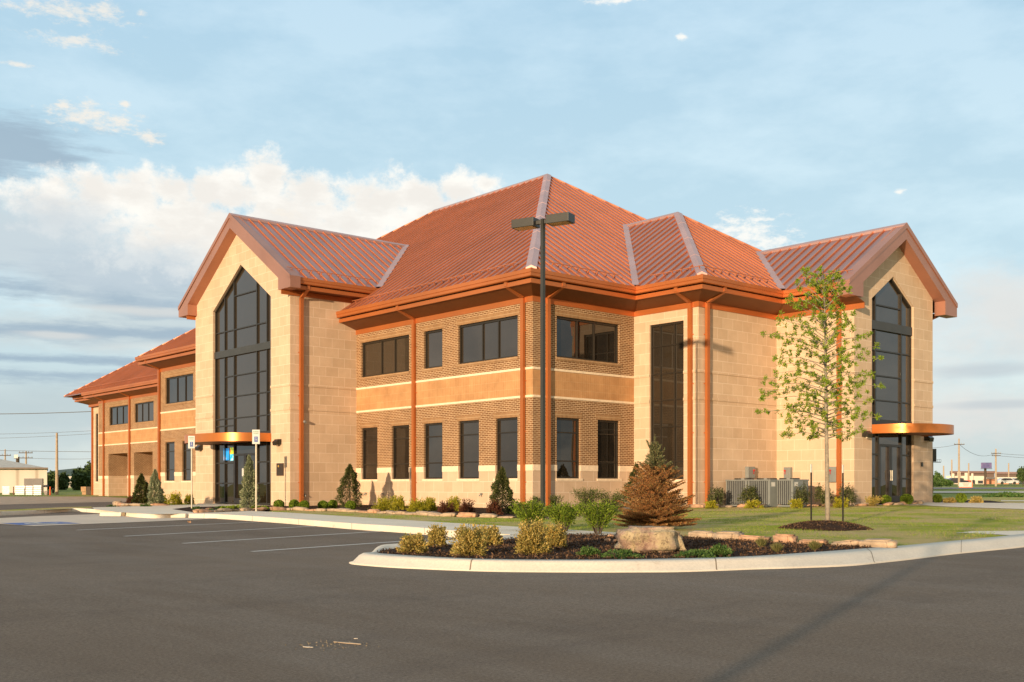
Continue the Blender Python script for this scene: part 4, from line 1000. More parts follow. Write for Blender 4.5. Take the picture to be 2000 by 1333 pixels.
# vase-shaped shrubs
def vase(px, py, w, h, kind, label, n=3000, lf=.045):
    c, W_, H_, t = size_of(px, py, w, h); o = empty('vase_shrub', c, RNG.random()*6); tag(o, label, 'shrub', 'vase shaped green shrubs at the lamp post')
    mb = MB(); pts = []; dr = []
    for k in range(34):
        a = RNG.random()*2*PI; q = RNG.random()**.55; rr = W_/2*1.32*q; hh = H_*(1.08-.3*q*RNG.random())
        p0 = Vector((.04*math.cos(a), .04*math.sin(a), -.03)); p1 = Vector((rr*.35*math.cos(a), rr*.35*math.sin(a), hh*.45)); p2 = Vector((rr*.95*math.cos(a), rr*.95*math.sin(a), hh))
        mb.tube([p0, p1, p2], [.008, .006, .003], 4, False)
        m_ = n//26
        for j in range(m_):
            s_ = .3+.7*RNG.random()**.6; b_ = (1-s_)**2*p0+2*s_*(1-s_)*p1+s_*s_*p2
            j_ = RNG.normal(size=3)*(.02+.055*s_)*(W_/1.); pts.append((b_.x+j_[0], b_.y+j_[1], max(.02, b_.z+j_[2]*.8))); d_ = (p2-p1).normalized(); dr.append((d_.x*.8+math.cos(a)*.3, d_.y*.8+math.sin(a)*.3, d_.z))
    leaves('foliage', pts, lf, L[kind], o, dirs=dr, asp=.38); mb.build('stem', M['darkbark'], o); return o
vase(1036, 1037, 62, 52, 'vase', 'bright green vase shaped shrub left of the lamp post')
vase(1102, 1039, 66, 50, 'vase', 'bright green vase shaped shrub just right of the lamp post')
vase(1168, 1044, 74, 57, 'vase', 'bright green vase shaped shrub nearest the browning spruce')
vase(1150, 1001, 62, 42, 'vaseback', 'olive flat topped shrub against the right hand brick wall', 1800)
vase(1193, 1001, 56, 37, 'vaseback', 'olive shrub between the brick wall and the spruce', 1600)
vase(1046, 1008, 26, 36, 'vaseback', 'thin wispy shrub at the wall left of the lamp post', 500)
vase(1086, 1006, 26, 36, 'vaseback', 'thin wispy shrub at the wall right of the lamp post', 500)
# straw-gold shrubs on the island
for px_, py_, w_, h_, n_, lb in ((806,1081,58,32,2600,'straw gold shrub nearest the rounded tip of the island'), (854,1068,44,37,2000,'straw gold shrub with one tall shoot behind the first'), (918,1085,78,50,3600,'broad straw gold shrub in the middle of the island front'),
    (956,1066,50,34,2200,'straw gold shrub behind and right of the broad one'), (1040,1083,68,58,3600,'tallest straw gold shrub with orange low leaves'), (1082,1070,52,42,2200,'greener straw gold shrub under the vase shaped ones')):
    mound(px_, py_, w_, h_, 'tan', lb, 'straw_gold_shrub', 'shrub', n_, .034, 'straw gold shrubs on the island', spikes=int(n_/18))
for px_, py_, w_, h_, lb in ((1148,1087,46,19,'bright green ground cover patch left of the boulder'), (1213,1090,78,17,'long green ground cover patch at the left foot of the boulder'), (1358,1089,82,16,'green ground cover patch right of the boulder with dry leaves'), (1409,1088,50,27,'taller green ground cover at the right end of the patch')):
    mound(px_, py_, w_, h_, 'juniper', lb, 'ground_cover', 'ground cover', 2000, .032)
# grass tufts
def tuft(px, py, w, h, label, kind='tuft', n=220):
    c, W_, H_, t = size_of(px, py, w, h); o = empty('grass_tuft', c); tag(o, label, 'grass tuft', 'grass tufts by the stone edging')
    a = RNG.random(n)*2*PI; q = RNG.random(n)**.7; pts = []; dr = []
    for k in range(n):
        d_ = np.array([math.cos(a[k])*q[k]*W_/2, math.sin(a[k])*q[k]*W_/2, H_*(1-.4*q[k])]); pts.append(d_*.55); dr.append(d_/np.linalg.norm(d_))
    leaves('blades', pts, H_*.85, L[kind], o, asp=.035, dirs=np.array(dr)*3); return o
tuft(1487,1070,28,22,'olive grass tuft at the left of the island stones', n=420); tuft(1518,1080,30,22,'olive grass tuft in front of the island stones', n=420); tuft(1591,1076,32,23,'olive grass tuft right of the other two', n=420)

# browning spruce
def spruce():
    c, W_, H_, t = size_of(1279, 1034, 146, 178); o = empty('spruce_tree', c, .4); tag(o, 'spruce with dead rusty brown lower branches and a grey green top behind the boulder', 'spruce')
    mb = MB(); mb.tube([(0, 0, -.1), (0, 0, H_*.4), (0, 0, H_*.97)], [.055, .035, .008], 8); mb.build('trunk', M['darkbark'], o)
    tw = MB(); dry = ([], []); grn = ([], [])
    nb = 250
    for k in range(nb):
        f_ = (k+.5)/nb; z0 = H_*(.045+.885*f_**1.2); a = k*2.399+RNG.random()*.5
        u = z0/H_; rad = W_/2*(min(1, (1-u)*1.12)**.95*1.0+.05)*(.72+.42*RNG.random())
        if u > .58: rad *= 1-.42*min((u-.58)/.2, 1)
        rise = rad*(-.10+.16*min(u/.2, 1)+.9*u**1.5+.2*RNG.random()); d_ = Vector((math.cos(a), math.sin(a), 0))
        p0 = Vector((0, 0, z0)); p2 = p0+d_*rad+Vector((0, 0, rise)); p1 = p0.lerp(p2, .5)+Vector((0, 0, -.06*rad))
        tw.tube([p0, p1, p2], [.009*(1-u)+.004, .006, .003], 4, False)
        tgt = grn if (u > .50+.22*RNG.random()) else dry
        nsub = max(2, int(rad/.075))
        subs = [(p0, p1, p2)]
        for j in range(nsub):
            s_ = .25+.7*(j+.5)/nsub; b_ = (1-s_)**2*p0+2*s_*(1-s_)*p1+s_*s_*p2
            for sg in (-1, 1):
                sd = Vector((-d_.y, d_.x, 0))*sg; e_ = b_+(d_*.7+sd*.8+Vector((0, 0, .25))).normalized()*rad*.34*(1.1-s_*.6)
                subs.append((b_, b_.lerp(e_, .5), e_)); tw.tube([b_, e_], [.003, .0015], 3, False)
        for q0, q1, q2 in subs:
            ln = (q2-q0).length; m_ = int(ln/(.009 if tgt is grn else .011))+2
            dd = (q2-q0).normalized()
            for j in range(m_):
                s_ = (j+RNG.random())/m_; b_ = (1-s_)**2*q0+2*s_*(1-s_)*q1+s_*s_*q2
                rr = RNG.normal(size=3); rr /= np.linalg.norm(rr); nd = np.array(dd)*.9+rr*.9
                tgt[0].append(np.array(b_)+nd*.011); tgt[1].append(nd)
    # upright leader shoots
    for a, l_, z_ in ((0, 1.15, .80), (1.2, .95, .77), (2.6, 1., .76), (4., .85, .74), (5.2, .8, .72), (3.2, .7, .66), (.6, .7, .66), (1.9, .7, .60), (4.7, .7, .60)):
        p0 = Vector((0, 0, H_*z_)); p2 = p0+Vector((math.cos(a)*.10*(a > 0), math.sin(a)*.10*(a > 0), .22*l_*H_/1.05))
        if a > 0: p2 += Vector((math.cos(a), math.sin(a), 0))*.11
        tw.tube([p0, p2], [.007, .004], 4)
        for j in range(170):
            s_ = RNG.random(); b_ = p0.lerp(p2, s_); rr = RNG.normal(size=3); rr /= np.linalg.norm(rr); nd = rr+np.array([0, 0, .6]); grn[0].append(np.array(b_)+nd*.012); grn[1].append(nd)
    tw.build('branches', simple('spruce_twig', (.14, .075, .04), .9), o)
    leaves('dry_needles', dry[0], .046, L['dry'], o, asp=.24, dirs=dry[1]); leaves('green_needles', grn[0], .044, L['spruce'], o, asp=.26, dirs=grn[1])
spruce()

# young tree
def young_tree():
    base = W(1617, 1025, .14); t = fwd(base.x, base.y); o = empty('young_tree', base); tag(o, 'slender young tree with sparse bright green leaf tufts, staked in a mulch ring', 'tree')
    s_ = t/FPX; Hh = (1025-528)*s_
    R = Vector((RX, RY, 0)); Fw = Vector((FX, FY, 0))
    axis = [(0, 0), (-3, 200), (-6, 420), (-9, 497)]
    def ax(z):
        for (x0, z0), (x1, z1) in zip(axis, axis[1:]):
            if z <= z1*s_: k = (z-z0*s_)/((z1-z0)*s_); return R*((x0+(x1-x0)*k)*s_)+Vector((0, 0, z))
        return R*(axis[-1][0]*s_)+Vector((0, 0, z))
    mb = MB(); mb.tube([ax(z*Hh/14)-(Vector((0, 0, .1)) if z == 0 else Vector()) for z in range(15)], [.105*(1-z/14)**.8*.46+.006 for z in range(15)], 9); mb.build('trunk', M['bark'], o, smooth=True)
    tw = MB(); P_ = []; D_ = []
    def clump(p, n, r):
        for _ in range(n):
            d = RNG.normal(size=3); d /= np.linalg.norm(d); P_.append(np.array(p)+d*r*(.25+.75*RNG.random())); D_.append(d+np.array([0, 0, .15]))
    nb = 104
    for k in range(nb):
        f_ = (k+.5)/nb; z0 = Hh*(.335+.625*f_); u = (z0/Hh-.33)/.67; a = k*2.399+.7
        # crown outline: widest near 45 % of the crown height
        wl = np.interp(u, [0, .12, .3, .48, .62, .8, 1], [84, 112, 120, 122, 82, 52, 30])*s_
        ln = wl*(.62+.45*RNG.random())*(1.1 if math.cos(a-2.6) > .3 else .85)
        d_ = (R*math.cos(a)+Fw*math.sin(a)*.9); rise = ln*(.10+.9*u*u-.12*RNG.random())
        p0 = ax(z0); p2 = p0+d_*ln+Vector((0, 0, rise)); p1 = p0.lerp(p2, .5)+Vector((0, 0, ln*.09))
        tw.tube([p0, p1, p2], [.014*(1-u)+.005, .007, .003], 5, False)
        m_ = max(3, int(ln/.16))
        for j in range(m_):
            q = .22+.80*(j+RNG.random()*.9)/m_; q = min(q, 1.); b_ = (1-q)**2*p0+2*q*(1-q)*p1+q*q*p2
            sd = Vector((-d_.y, d_.x, 0))*RNG.choice([-1, 1]); e_ = b_+sd*ln*.2*(1.15-q)*RNG.random()+Vector((0, 0, .06*RNG.normal()))+d_*.05
            tw.tube([b_, e_], [.004, .002], 3, False)
            clump(e_, int(20+18*RNG.random()), .05+.025*RNG.random())
        clump(p2, 38, .08)
    for z in np.linspace(.5, .985, 34): clump(ax(Hh*z)+Vector(RNG.normal(size=3)*.03), 14, .085)
    tw.build('branches', M['bark'], o)
    leaves('crown', P_, .050, L['oak'], o, asp=.45, dirs=D_)
young_tree()
# mulch ring
def ring_mulch():
    c = W(1611, 1033, .12); pts = []; b = bmesh.new(); vs = []
    hp = {}
    n1, n2 = 14, 48; mb = MB(); w_ = 1.02*.86; d_ = 1.05
    for i in range(n1+1):
        for j in range(n2):
            a = 2*PI*j/n2; q = i/n1; k = 1+.07*math.sin(3*a+1)+.04*math.sin(7*a)
            x, y = RX*w_*q*k*math.cos(a)+FX*d_*q*k*math.sin(a), RY*w_*q*k*math.cos(a)+FY*d_*q*k*math.sin(a)
            z = .15*(1-q**2.2)*(1+.25*noise.noise(Vector((x*3, y*3, 1))))+.025*noise.noise(Vector((x*14, y*14, 4)))-(.03 if q == 1 else 0)
            mb.v.append((x, y, z))
    for i in range(n1):
        for j in range(n2): mb.f.append((i*n2+j, i*n2+(j+1) % n2, (i+1)*n2+(j+1) % n2, (i+1)*n2+j))
    o = mb.build('mulch_mound', M['mulch'], smooth=True); o.location = c; o['kind'] = 'structure'
ring_mulch()
def stake(px, py, top, label):
    c = W(px, py, .12); t = fwd(c.x, c.y); hh = zat(top, t)-c.z; o = empty('tree_stake', c); tag(o, label, 'tree stake', 'metal stakes beside the young tree')
    mb = MB(); mb.box(-.018, .018, -.003, .003, -.1, hh*.86); mb.box(-.003, .003, .003, .03, -.1, hh*.86); mb.build('post', M['bronze'], o)
    mb = MB(); mb.box(-.018, .018, -.003, .003, hh*.86+.001, hh); mb.box(-.003, .003, .003, .03, hh*.86+.001, hh); mb.build('painted_tip', M['white'], o)
stake(1585, 1023, 907, 'dark metal stake with white tip left of the young tree'); stake(1647, 1023, 908, 'dark metal stake with white tip right of the young tree')

# ------------------------------------------------------------------ stones
def rock_mesh(name, seed, flat=.55, sub=3, rough=.22):
    bm = bmesh.new(); bmesh.ops.create_cube(bm, size=1.6); bmesh.ops.bevel(bm, geom=bm.edges[:], offset=.22, segments=2, affect='EDGES')
    bmesh.ops.subdivide_edges(bm, edges=bm.edges[:], cuts=2, use_grid_fill=True)
    for v in bm.verts:
        p = v.co; k = noise.noise(p*1.1+Vector((seed*7.3, 0, 0)))*rough+noise.noise(p*3.1+Vector((seed*3.3, 5, 0)))*rough*.4
        v.co = Vector((p.x*(1+k), p.y*(1+k), p.z*(1+k*.7)))*.5
    for f in bm.faces: f.smooth = True
    me = bpy.data.meshes.new(name); bm.to_mesh(me); bm.free(); return me
stone_or = [rock_mesh('edging_stone', k) for k in range(5)]; stone_tn = [rock_mesh('edging_stone', k+9) for k in range(4)]
for m_ in stone_or: m_.materials.append(M['flagstone'])
for m_ in stone_tn: m_.materials.append(M['flagstone_tan'])
def edging(line, step, hgt, depth, label, group, po=.6):
    P = [W(*p, .12) for p in line]
    for a, b in zip(P, P[1:]):
        n = max(1, round((b-a).length/step)); d = (b-a); an = math.atan2(d.y, d.x)
        for k in range(n):
            c = a.lerp(b, (k+.5)/n); src = stone_or if RNG.random() < po else stone_tn
            o = bpy.data.objects.new('edging_stone', src[int(RNG.integers(0, len(src)))]); COL.objects.link(o)
            hh = hgt*(.55+.85*RNG.random()); o.location = (c.x+RNG.normal()*.02, c.y+RNG.normal()*.02, c.z+hh*.25)
            o.scale = (step*(.85+.42*RNG.random()), depth*(.8+.35*RNG.random()), hh*1.1); o.rotation_euler = (RNG.normal()*.05, RNG.normal()*.05, an+RNG.normal()*.1+(PI if RNG.random() < .5 else 0))
            tag(o, label, 'edging stone', group)
edging([(386,1002.6),(430,1001.2),(487,998.4),(561,997),(704,1001),(860,1009),(1010,1012.6),(1072,1012)], .62, .13, .34, 'flat stone in the edging of the front bed along the left hand walls', 'edging stones of the front bed', .3)
edging([(1340,992),(1500,990.5),(1670,989),(1745,987),(1803,984.5)], .6, .14, .32, 'flat orange stone edging the side bed by the cooling units', 'edging stones of the side bed', .75)
edging([(1340,1050),(1400,1053),(1500,1059),(1620,1065),(1750,1071.5)], .50, .15, .34, 'orange sandstone block between the island mulch and the lawn', 'edging stones of the island', .8)
edging([(226,987),(250,988.5),(290,988.5),(330,988)], .8, .2, .4, 'brown stone edging the far bed left of the entrance tower', 'edging stones of the far bed', .3)
edging([(1115,1009),(1175,1002),(1235,995.8)], .6, .12, .3, 'flat stone edging the bed under the right hand brick wall', 'edging stones under the right wall', .5)
for px_, py_, w_, h_, lb in ((1187,1059,22,12,'orange rock at the left end of the cluster beside the boulder'), (1203,1061,24,13,'orange rock touching the left side of the boulder'), (1193,1050,26,9,'flat orange rock behind the cluster left of the boulder')):
    c, W_, H_, t = size_of(px_, py_, w_, h_); o = bpy.data.objects.new('rock', stone_or[int(RNG.integers(0, 5))]); COL.objects.link(o); o.location = (c.x, c.y, c.z+H_*.3); o.scale = (W_*.62, W_*.5, H_*.7); o.rotation_euler.z = TH-1.4+RNG.normal()*.3; tag(o, lb, 'rock')
c, W_, H_, t = size_of(409, 999, 28, 11); me = rock_mesh('small_boulder', 31); me.materials.append(M['brownrock']); o = link('small_boulder', me, None); o.location = (c.x, c.y, c.z+H_*.3); o.scale = (W_*.6, W_*.5, H_*.8); tag(o, 'small brown rock in the front bed by the accessible parking sign', 'rock')
def big_boulder():
    c, W_, H_, t = size_of(1273, 1081, 128, 54)
    bm = bmesh.new(); bmesh.ops.create_cube(bm, size=2); bmesh.ops.bevel(bm, geom=bm.edges[:], offset=.32, segments=3, affect='EDGES'); bmesh.ops.subdivide_edges(bm, edges=bm.edges[:], cuts=5, use_grid_fill=True)
    for v in bm.verts:
        p = v.co.copy(); k = noise.fractal(p*1.1+Vector((3, 1, 2)), 1., 2., 4)*.20+noise.fractal(p*3.2, .8, 2., 4)*.075
        x = p.x*(1+k*.8)*(1-.03*p.z)*.97; z = p.z*(1+k*.5)-.04
        if p.z > .5: z += .05*math.sin(p.x*2.6)-.07*p.x
        if p.x < -.5 and p.z > 0: x += .12*p.z
        v.co = Vector((x*W_/2*.95, p.y*(1+k)*.42, z*H_/2*.98+H_/2*.92))
    for f in bm.faces: f.smooth = True
    me = bpy.data.meshes.new('boulder'); bm.to_mesh(me); bm.free(); o = link('boulder', me, M['boulder']); o.location = c+Vector((FX, FY, 0))*.35; o.rotation_euler.z = TH-PI/2+.08
    tag(o, 'large flat topped boulder with yellow lichen on the island mulch', 'boulder')
big_boulder()
# loose mulch chips, one mass
def scatter_poly(poly, n):
    xs = [p[0] for p in poly]; ys = [p[1] for p in poly]; out = []
    def inside(x, y):
        c = False; j = len(poly)-1
        for i in range(len(poly)):
            if (poly[i][1] > y) != (poly[j][1] > y) and x < (poly[j][0]-poly[i][0])*(y-poly[i][1])/(poly[j][1]-poly[i][1])+poly[i][0]: c = not c
            j = i
        return c
    while len(out) < n:
        x, y = random.uniform(min(xs), max(xs)), random.uniform(min(ys), max(ys))
        if inside(x, y): out.append((x, y))
    return out
pc = [(x, y, H(x, y)+.133+random.random()*.018) for x, y in scatter_poly(mul, 9000)]
tag(leaves('mulch_chips', pc, .045, M['chips'], asp=.35), 'dark bark chips covering the island', 'mulch', kind='stuff')
c_ = W(1611, 1033, .12); pr = []
for _ in range(2600):
    a = random.random()*2*PI; q = random.random()**.5*1.03; x, y = RX*.9*q*math.cos(a)+FX*1.05*q*math.sin(a), RY*.9*q*math.cos(a)+FY*1.05*q*math.sin(a)
    pr.append((c_.x+x, c_.y+y, c_.z+.15*(1-q**2.2)+.012))
tag(leaves('mulch_chips', pr, .04, M['chips'], asp=.35), 'dark bark chips heaped round the young tree', 'mulch', kind='stuff')
# grass blades on the nearer lawn
def lawn_blades():
    base = scatter_poly(wp([(1100,1040),(1215,1043.5),(1300,1046),(1420,1053),(1520,1059),(1640,1067),(1755,1069),(1865,1056),(1990,1042),(2080,1034),(2080,1000),(1820,992),(1500,994),(1250,1000),(1060,1016),(800,1008),(620,1003),(720,1012.5),(900,1024.5),(1020,1031.5)]), 60000)
    P_ = []
    for x, y in base:
        k = noise.noise(Vector((x*.55, y*.55, 0)))+.5*noise.noise(Vector((x*2.1, y*2.1, 3)))
        if (x-c_.x)**2+(y-c_.y)**2 < .95: continue
        if k > -.12+random.random()*.35: P_.append((x, y, H(x, y)+.135))
    o = leaves('grass', P_, .055, L['grass'], asp=.10, up=2.2); tag(o, 'short patchy grass blades over the lawn', 'grass', kind='stuff')
lawn_blades()
# debris on the asphalt
def splinter(a, b, w, label, mat, hgt=.004):
    p, q = W(*a, .002), W(*b, .002); d = q-p; s_ = Vector((-d.y, d.x, 0)).normalized()*w
    mb = MB(); m_ = (p+q)/2; mb.prism([p-s_*.2, p+s_*.3, m_+s_, q+s_*.2, q-s_*.4, m_-s_*.7], (0, 0, hgt)); tag(mb.build('wood_splinter', mat), label, 'wood splinter')
splinter((652, 1254.5), (706, 1259), .022, 'long orange wood splinter lying on the asphalt', M['flagstone_tan']); splinter((592, 1264), (612, 1265), .02, 'short pale splinter left of the long orange one', M['pad'], .003)
splinter((691, 1248), (699, 1248), .012, 'tiny pale splinter just above the long orange one', M['pad'], .003)
crumbs = []
for _ in range(110):
    u, v_ = random.gauss(640, 40), random.gauss(1260, 5); p = W(u, v_, .004); crumbs.append((p.x, p.y, p.z))
tag(leaves('sawdust', crumbs, .012, M['chips2'] if 'chips2' in M else leafmat('sawdust_grains', [(.22, .17, .12), (.19, .15, .11)], .9, 0), asp=.6), 'pale sawdust specks round the splinters', 'sawdust', kind='stuff')
for px_, py_, lb in ((371.5, 1020.5, 'dry orange leaf on the asphalt near the front kerb'),):
    p = W(px_, py_, .02); o = leaves('dry_leaf', [(0, 0, .01), (.03, .02, .012), (-.03, .01, .02)], .09, M['flagstone'], asp=.6); o.location = p; tag(o, lb, 'leaf')

# ------------------------------------------------------------------ far surroundings
def fbox(mb, px0, px1, y0, y1, t, depth):
    """box facing the viewer: px span, pixel rows (top, bottom), distance"""
    a, b = Vector((*far(px0, t), 0)), Vector((*far(px1, t), 0)); z1, z0 = zat(y0, t), zat(y1, t)
    rr = Vector((*ray(px1 if (px0+px1)/2 < 1000 else px0), 0)).normalized(); mb.obox((a.x, a.y, z0), b-a, rr*depth, Vector((0, 0, z1-z0)))
# metal shed on the left
t = 108.
sh = empty('metal_shed', (*far(30, t), 0)); tag(sh, 'long cream ribbed metal shed with a grey roller door behind the yard', 'shed')
sh_l = Vector(sh.location)
def rel(o): o.location = -sh_l; return o
m_rib, nt, bb = newmat('ribbed_cream_cladding'); co = coords(nt); wv = nt.nodes.new('ShaderNodeTexWave'); wv.inputs['Scale'].default_value = .55; nt.links.new(coords(nt, 'Object', (1, 1, 0), (0, 0, -TH+.3)), wv.inputs['Vector'])
nt.links.new(ramp(nt, wv.outputs['Fac'], [(.0, (.34, .28, .21)), (.12, (.50, .45, .37)), (1, (.54, .48, .40))]), bb.inputs['Base Color']); bb.inputs['Roughness'].default_value = .6
mb = MB(); fbox(mb, -160, 92, 915, 974, t, 22); rel(mb.build('wall', m_rib, sh))
mb = MB(); A, Bq, C_, D_ = [Vector((*far(p, t-.6), 0)) for p in (-160, 94, -60, 0)]
ze = zat(915, t); zr = zat(888, t+11); dF = Vector((*ray(92), 0))*11.; rt = Vector((RX, RY, 0))
mb.v = [tuple(A+Vector((0, 0, ze))), tuple(Bq+Vector((0, 0, ze))), tuple(Bq+dF*2+Vector((0, 0, ze))), tuple(A+dF*2+Vector((0, 0, ze))), tuple(A+dF+Vector((0, 0, zr))), tuple(Bq-rt*8.+dF+Vector((0, 0, zr)))]
mb.f = [(0, 1, 5, 4), (1, 2, 5), (2, 3, 4, 5), (0, 4, 3), (0, 3, 2, 1)]; rel(mb.build('roof', simple('tan_metal_roof', (.50, .43, .33), .5, .1), sh))
mb = MB(); fbox(mb, -161, 94, 913.5, 916.5, t-.7, .5); rel(mb.build('eave_trim', simple('brown_eave', (.12, .08, .05), .6), sh))
mb = MB(); fbox(mb, 47, 83, 935, 974, t-.12, .1); rel(mb.build('roller_door', simple('grey_roller_door', (.16, .14, .13), .6), sh))
# wrapped pallets
M['wrap'] = simple('white_shrink_wrap', (.72, .68, .66), .35, var=.15, vscale=5, bmp=.5, bscale=6)
for k, (a, b, y0, lb) in enumerate(((4, 19, 950, 'white wrapped pallet at the left end of the row before the shed'), (29, 49, 949, 'white wrapped pallet, second from the left, right of the rusty post'), (50, 64, 949, 'bluish white wrapped pallet in the middle of the row'), (65, 81, 948, 'white wrapped pallet at the right end, beside the grey rubble heap'))):
    t = 96-k; o = empty('wrapped_pallet', (*far((a+b)/2, t), 0)); tag(o, lb, 'pallet', 'white wrapped pallets before the shed'); l_ = Vector(o.location)
    mb = MB(); n_ = 5
    for j in range(n_):
        y1 = 969-(969-y0)*j/n_; y2 = 969-(969-y0)*(j+1)/n_; fbox(mb, a+.3*(j % 2), b-.3*(j % 2), y2, y1-.15, t, 1.0)
    q = mb.build('load', M['wrap'], o, bevel=.04); q.location = -l_
    mb = MB(); fbox(mb, a, b, 969.1, 971.5, t, 1.0); q = mb.build('pallet_base', M['wood'], o); q.location = -l_
def simplebox(name, a, b, y0, y1, t, d, mat, label, cat, bevel=.05, group=None):
    mb = MB(); fbox(mb, a, b, y0, y1, t, d); o = mb.build(name, mat, bevel=bevel); 
    tag(o, label, cat, group); return o
def heap(name, px, py, w, h, t, mat, label, cat, seed=3):
    me = rock_mesh(name, seed, rough=.35); me.materials.append(mat); o = link(name, me, None); x, y = far(px, t); o.location = (x, y, zat(py, t)+h*t/FPX*.4); o.scale = (w*t/FPX*.6, w*t/FPX*.5, h*t/FPX*.65); o.rotation_euler.z = TH-PI/2; tag(o, label, cat); return o
heap('rubble_heap', 91, 970, 16, 17, 92, simple('grey_rubble', (.30, .26, .23), .95, var=.4, vscale=3), 'grey rubble heap beside the white wrapped pallets', 'rubble', 3)
heap('tarpaulin', 90, 953, 17, 8, 93.5, simple('black_tarp', (.03, .03, .035), .5), 'black tarpaulin thrown over the rubble heap', 'tarpaulin', 5)
heap('tyre_pile', 104, 966, 8, 18, 98, simple('black_rubber', (.03, .028, .025), .8), 'dark pile behind the wooden utility pole', 'pile', 8)
heap('plastic_sheet', 122, 971, 20, 5, 95, M['wrap'], 'white plastic sheeting on the ground right of the wooden pole', 'sheeting', 11)
def post(name, px, y0, y1, t, r, mat, label, cat, tip=None):
    x, y = far(px, t); z0, z1 = zat(y1, t), zat(y0, t); mb = MB(); mb.tube([(0, 0, -.2), (0, 0, z1-z0)], [r, r*.8], 8); o = mb.build(name, mat); o.location = (x, y, z0); tag(o, label, cat); return o
post('marker_post', 26.5, 951, 971, 94, .05, simple('rusty_steel', (.20, .06, .035), .8), 'rusty post between the first two wrapped pallets', 'post')
post('marker_post', 81.5, 948, 971, 92, .04, M['darkbark'], 'thin dark post right of the wrapped pallets', 'post')
post('traffic_marker', 98, 951, 971, 91, .07, simple('orange_plastic', (.75, .12, .03), .5), 'orange marker post in front of the rubble heap', 'marker')
# stacked crates
for a, b, y0, y1, lb, mt in ((158, 168, 951, 961, 'light wooden crate on top of the dark one left of the wing', 'wood'), (160, 168, 961.3, 968, 'lower wooden crate of the left stack', 'wood'), (168.5, 177, 951, 970, 'dark wooden crate stack against the wing', 'darkbark')):
    simplebox('crate', a, b, y0, y1, 92, 1.2, M[mt], lb, 'crate', .02)
# utility poles
def upole(px, ytop, ybase, t, arms, label, r=.15, armw=1.2, extra=()):
    x, y = far(px, t); z0, z1 = zat(ybase, t)-.3, zat(ytop, t); o = empty('utility_pole', (x, y, z0)); tag(o, label, 'utility pole')
    mb = MB(); mb.tube([(0, 0, 0), (0, 0, z1-z0)], [r, r*.62], 10); mb.build('pole', M['pole'], o)
    for ay, aw in arms:
        za = zat(ay, t)-z0; R = Vector((RX, RY, 0)); mb = MB(); mb.obox(-R*aw/2+Vector((-FX*.2, -FY*.2, za-.06)), R*aw, Vector((FX, FY, 0))*.12, Vector((0, 0, .12)))
        c_o = mb.build('crossarm', M['darkbark'], o)
        mb = MB()
        for q in (-.46, -.2, .2, .46): p = R*aw*q+Vector((-FX*.14, -FY*.14, za+.06)); mb.tube([p, p+Vector((0, 0, .2))], [.05, .035], 6)
        mb.build('insulators', M['greybox'], c_o)
    return o
upole(111, 846, 971, 93, (), 'bare wooden utility pole standing at the yard edge left of the building', .15)
upole(10, 878, 950, 170, ((890, 1.9),), 'utility pole with one crossarm behind the shed roof, at the far left', .16)
upole(51, 882, 950, 165, ((885, 2.1), (895, 2.1)), 'utility pole with two crossarms behind the shed roof', .18)
upole(1873, 857, 947, 190, ((868.5, 1.8),), 'tall utility pole with one crossarm right of the side entrance', .2)
upole(1945, 877, 947, 200, ((886, 1.8), (890.5, 1.6)), 'utility pole with two crossarms at the right, beyond the billboard', .2)
for px_, y0, lb in ((1843, 910, 'thin distant pole just right of the side tower'), (1859, 898, 'thin distant pole left of the tall utility pole'), (1892, 905, 'thin distant pole between the utility pole and the billboard'), (1970, 905, 'thin distant pole at the far right')):
    post('distant_pole', px_, y0, 944, 300, .22, M['pole'], lb, 'pole')
# guy wires and power lines
M['wire'] = simple('wire_black', (.06, .06, .06), .6)
def wire(p0, p1, sag, label, r=.02):
    a, b = Vector((*far(p0[0], p0[2]), zat(p0[1], p0[2]))), Vector((*far(p1[0], p1[2]), zat(p1[1], p1[2])))
    mb = MB(); mb.tube([a.lerp(b, k/16)-Vector((0, 0, sag*4*(k/16)*(1-k/16))) for k in range(17)], r, 4, False); tag(mb.build('power_line', M['wire']), label, 'power line')
wire((-150, 808, 110), (240, 801, 110), .2, 'topmost power line crossing left of the wing', .04)
wire((-150, 848, 150), (240, 838, 150), .3, 'power line, second from the top left of the wing', .024); wire((-150, 858, 150), (240, 843, 150), .3, 'power line, third from the top left of the wing', .024)
wire((-150, 876, 120), (240, 883, 120), .1, 'power line level with the tops of the two shed poles', .028); wire((51, 895, 165), (240, 894, 165), .2, 'lowest power line leaving the two crossarm pole', .028)
wire((1800, 874, 190), (1873, 867.5, 190), .3, 'power line left of the tall utility pole on the right', .03); wire((1873, 867.5, 190), (1945, 885.5, 200), 1.2, 'power line slung between the two right hand utility poles', .03)
wire((1945, 885.5, 200), (2150, 882, 200), .6, 'upper power line leaving the frame at the right', .03); wire((1945, 890, 200), (2150, 888, 200), .6, 'lower power line leaving the frame at the right', .03)
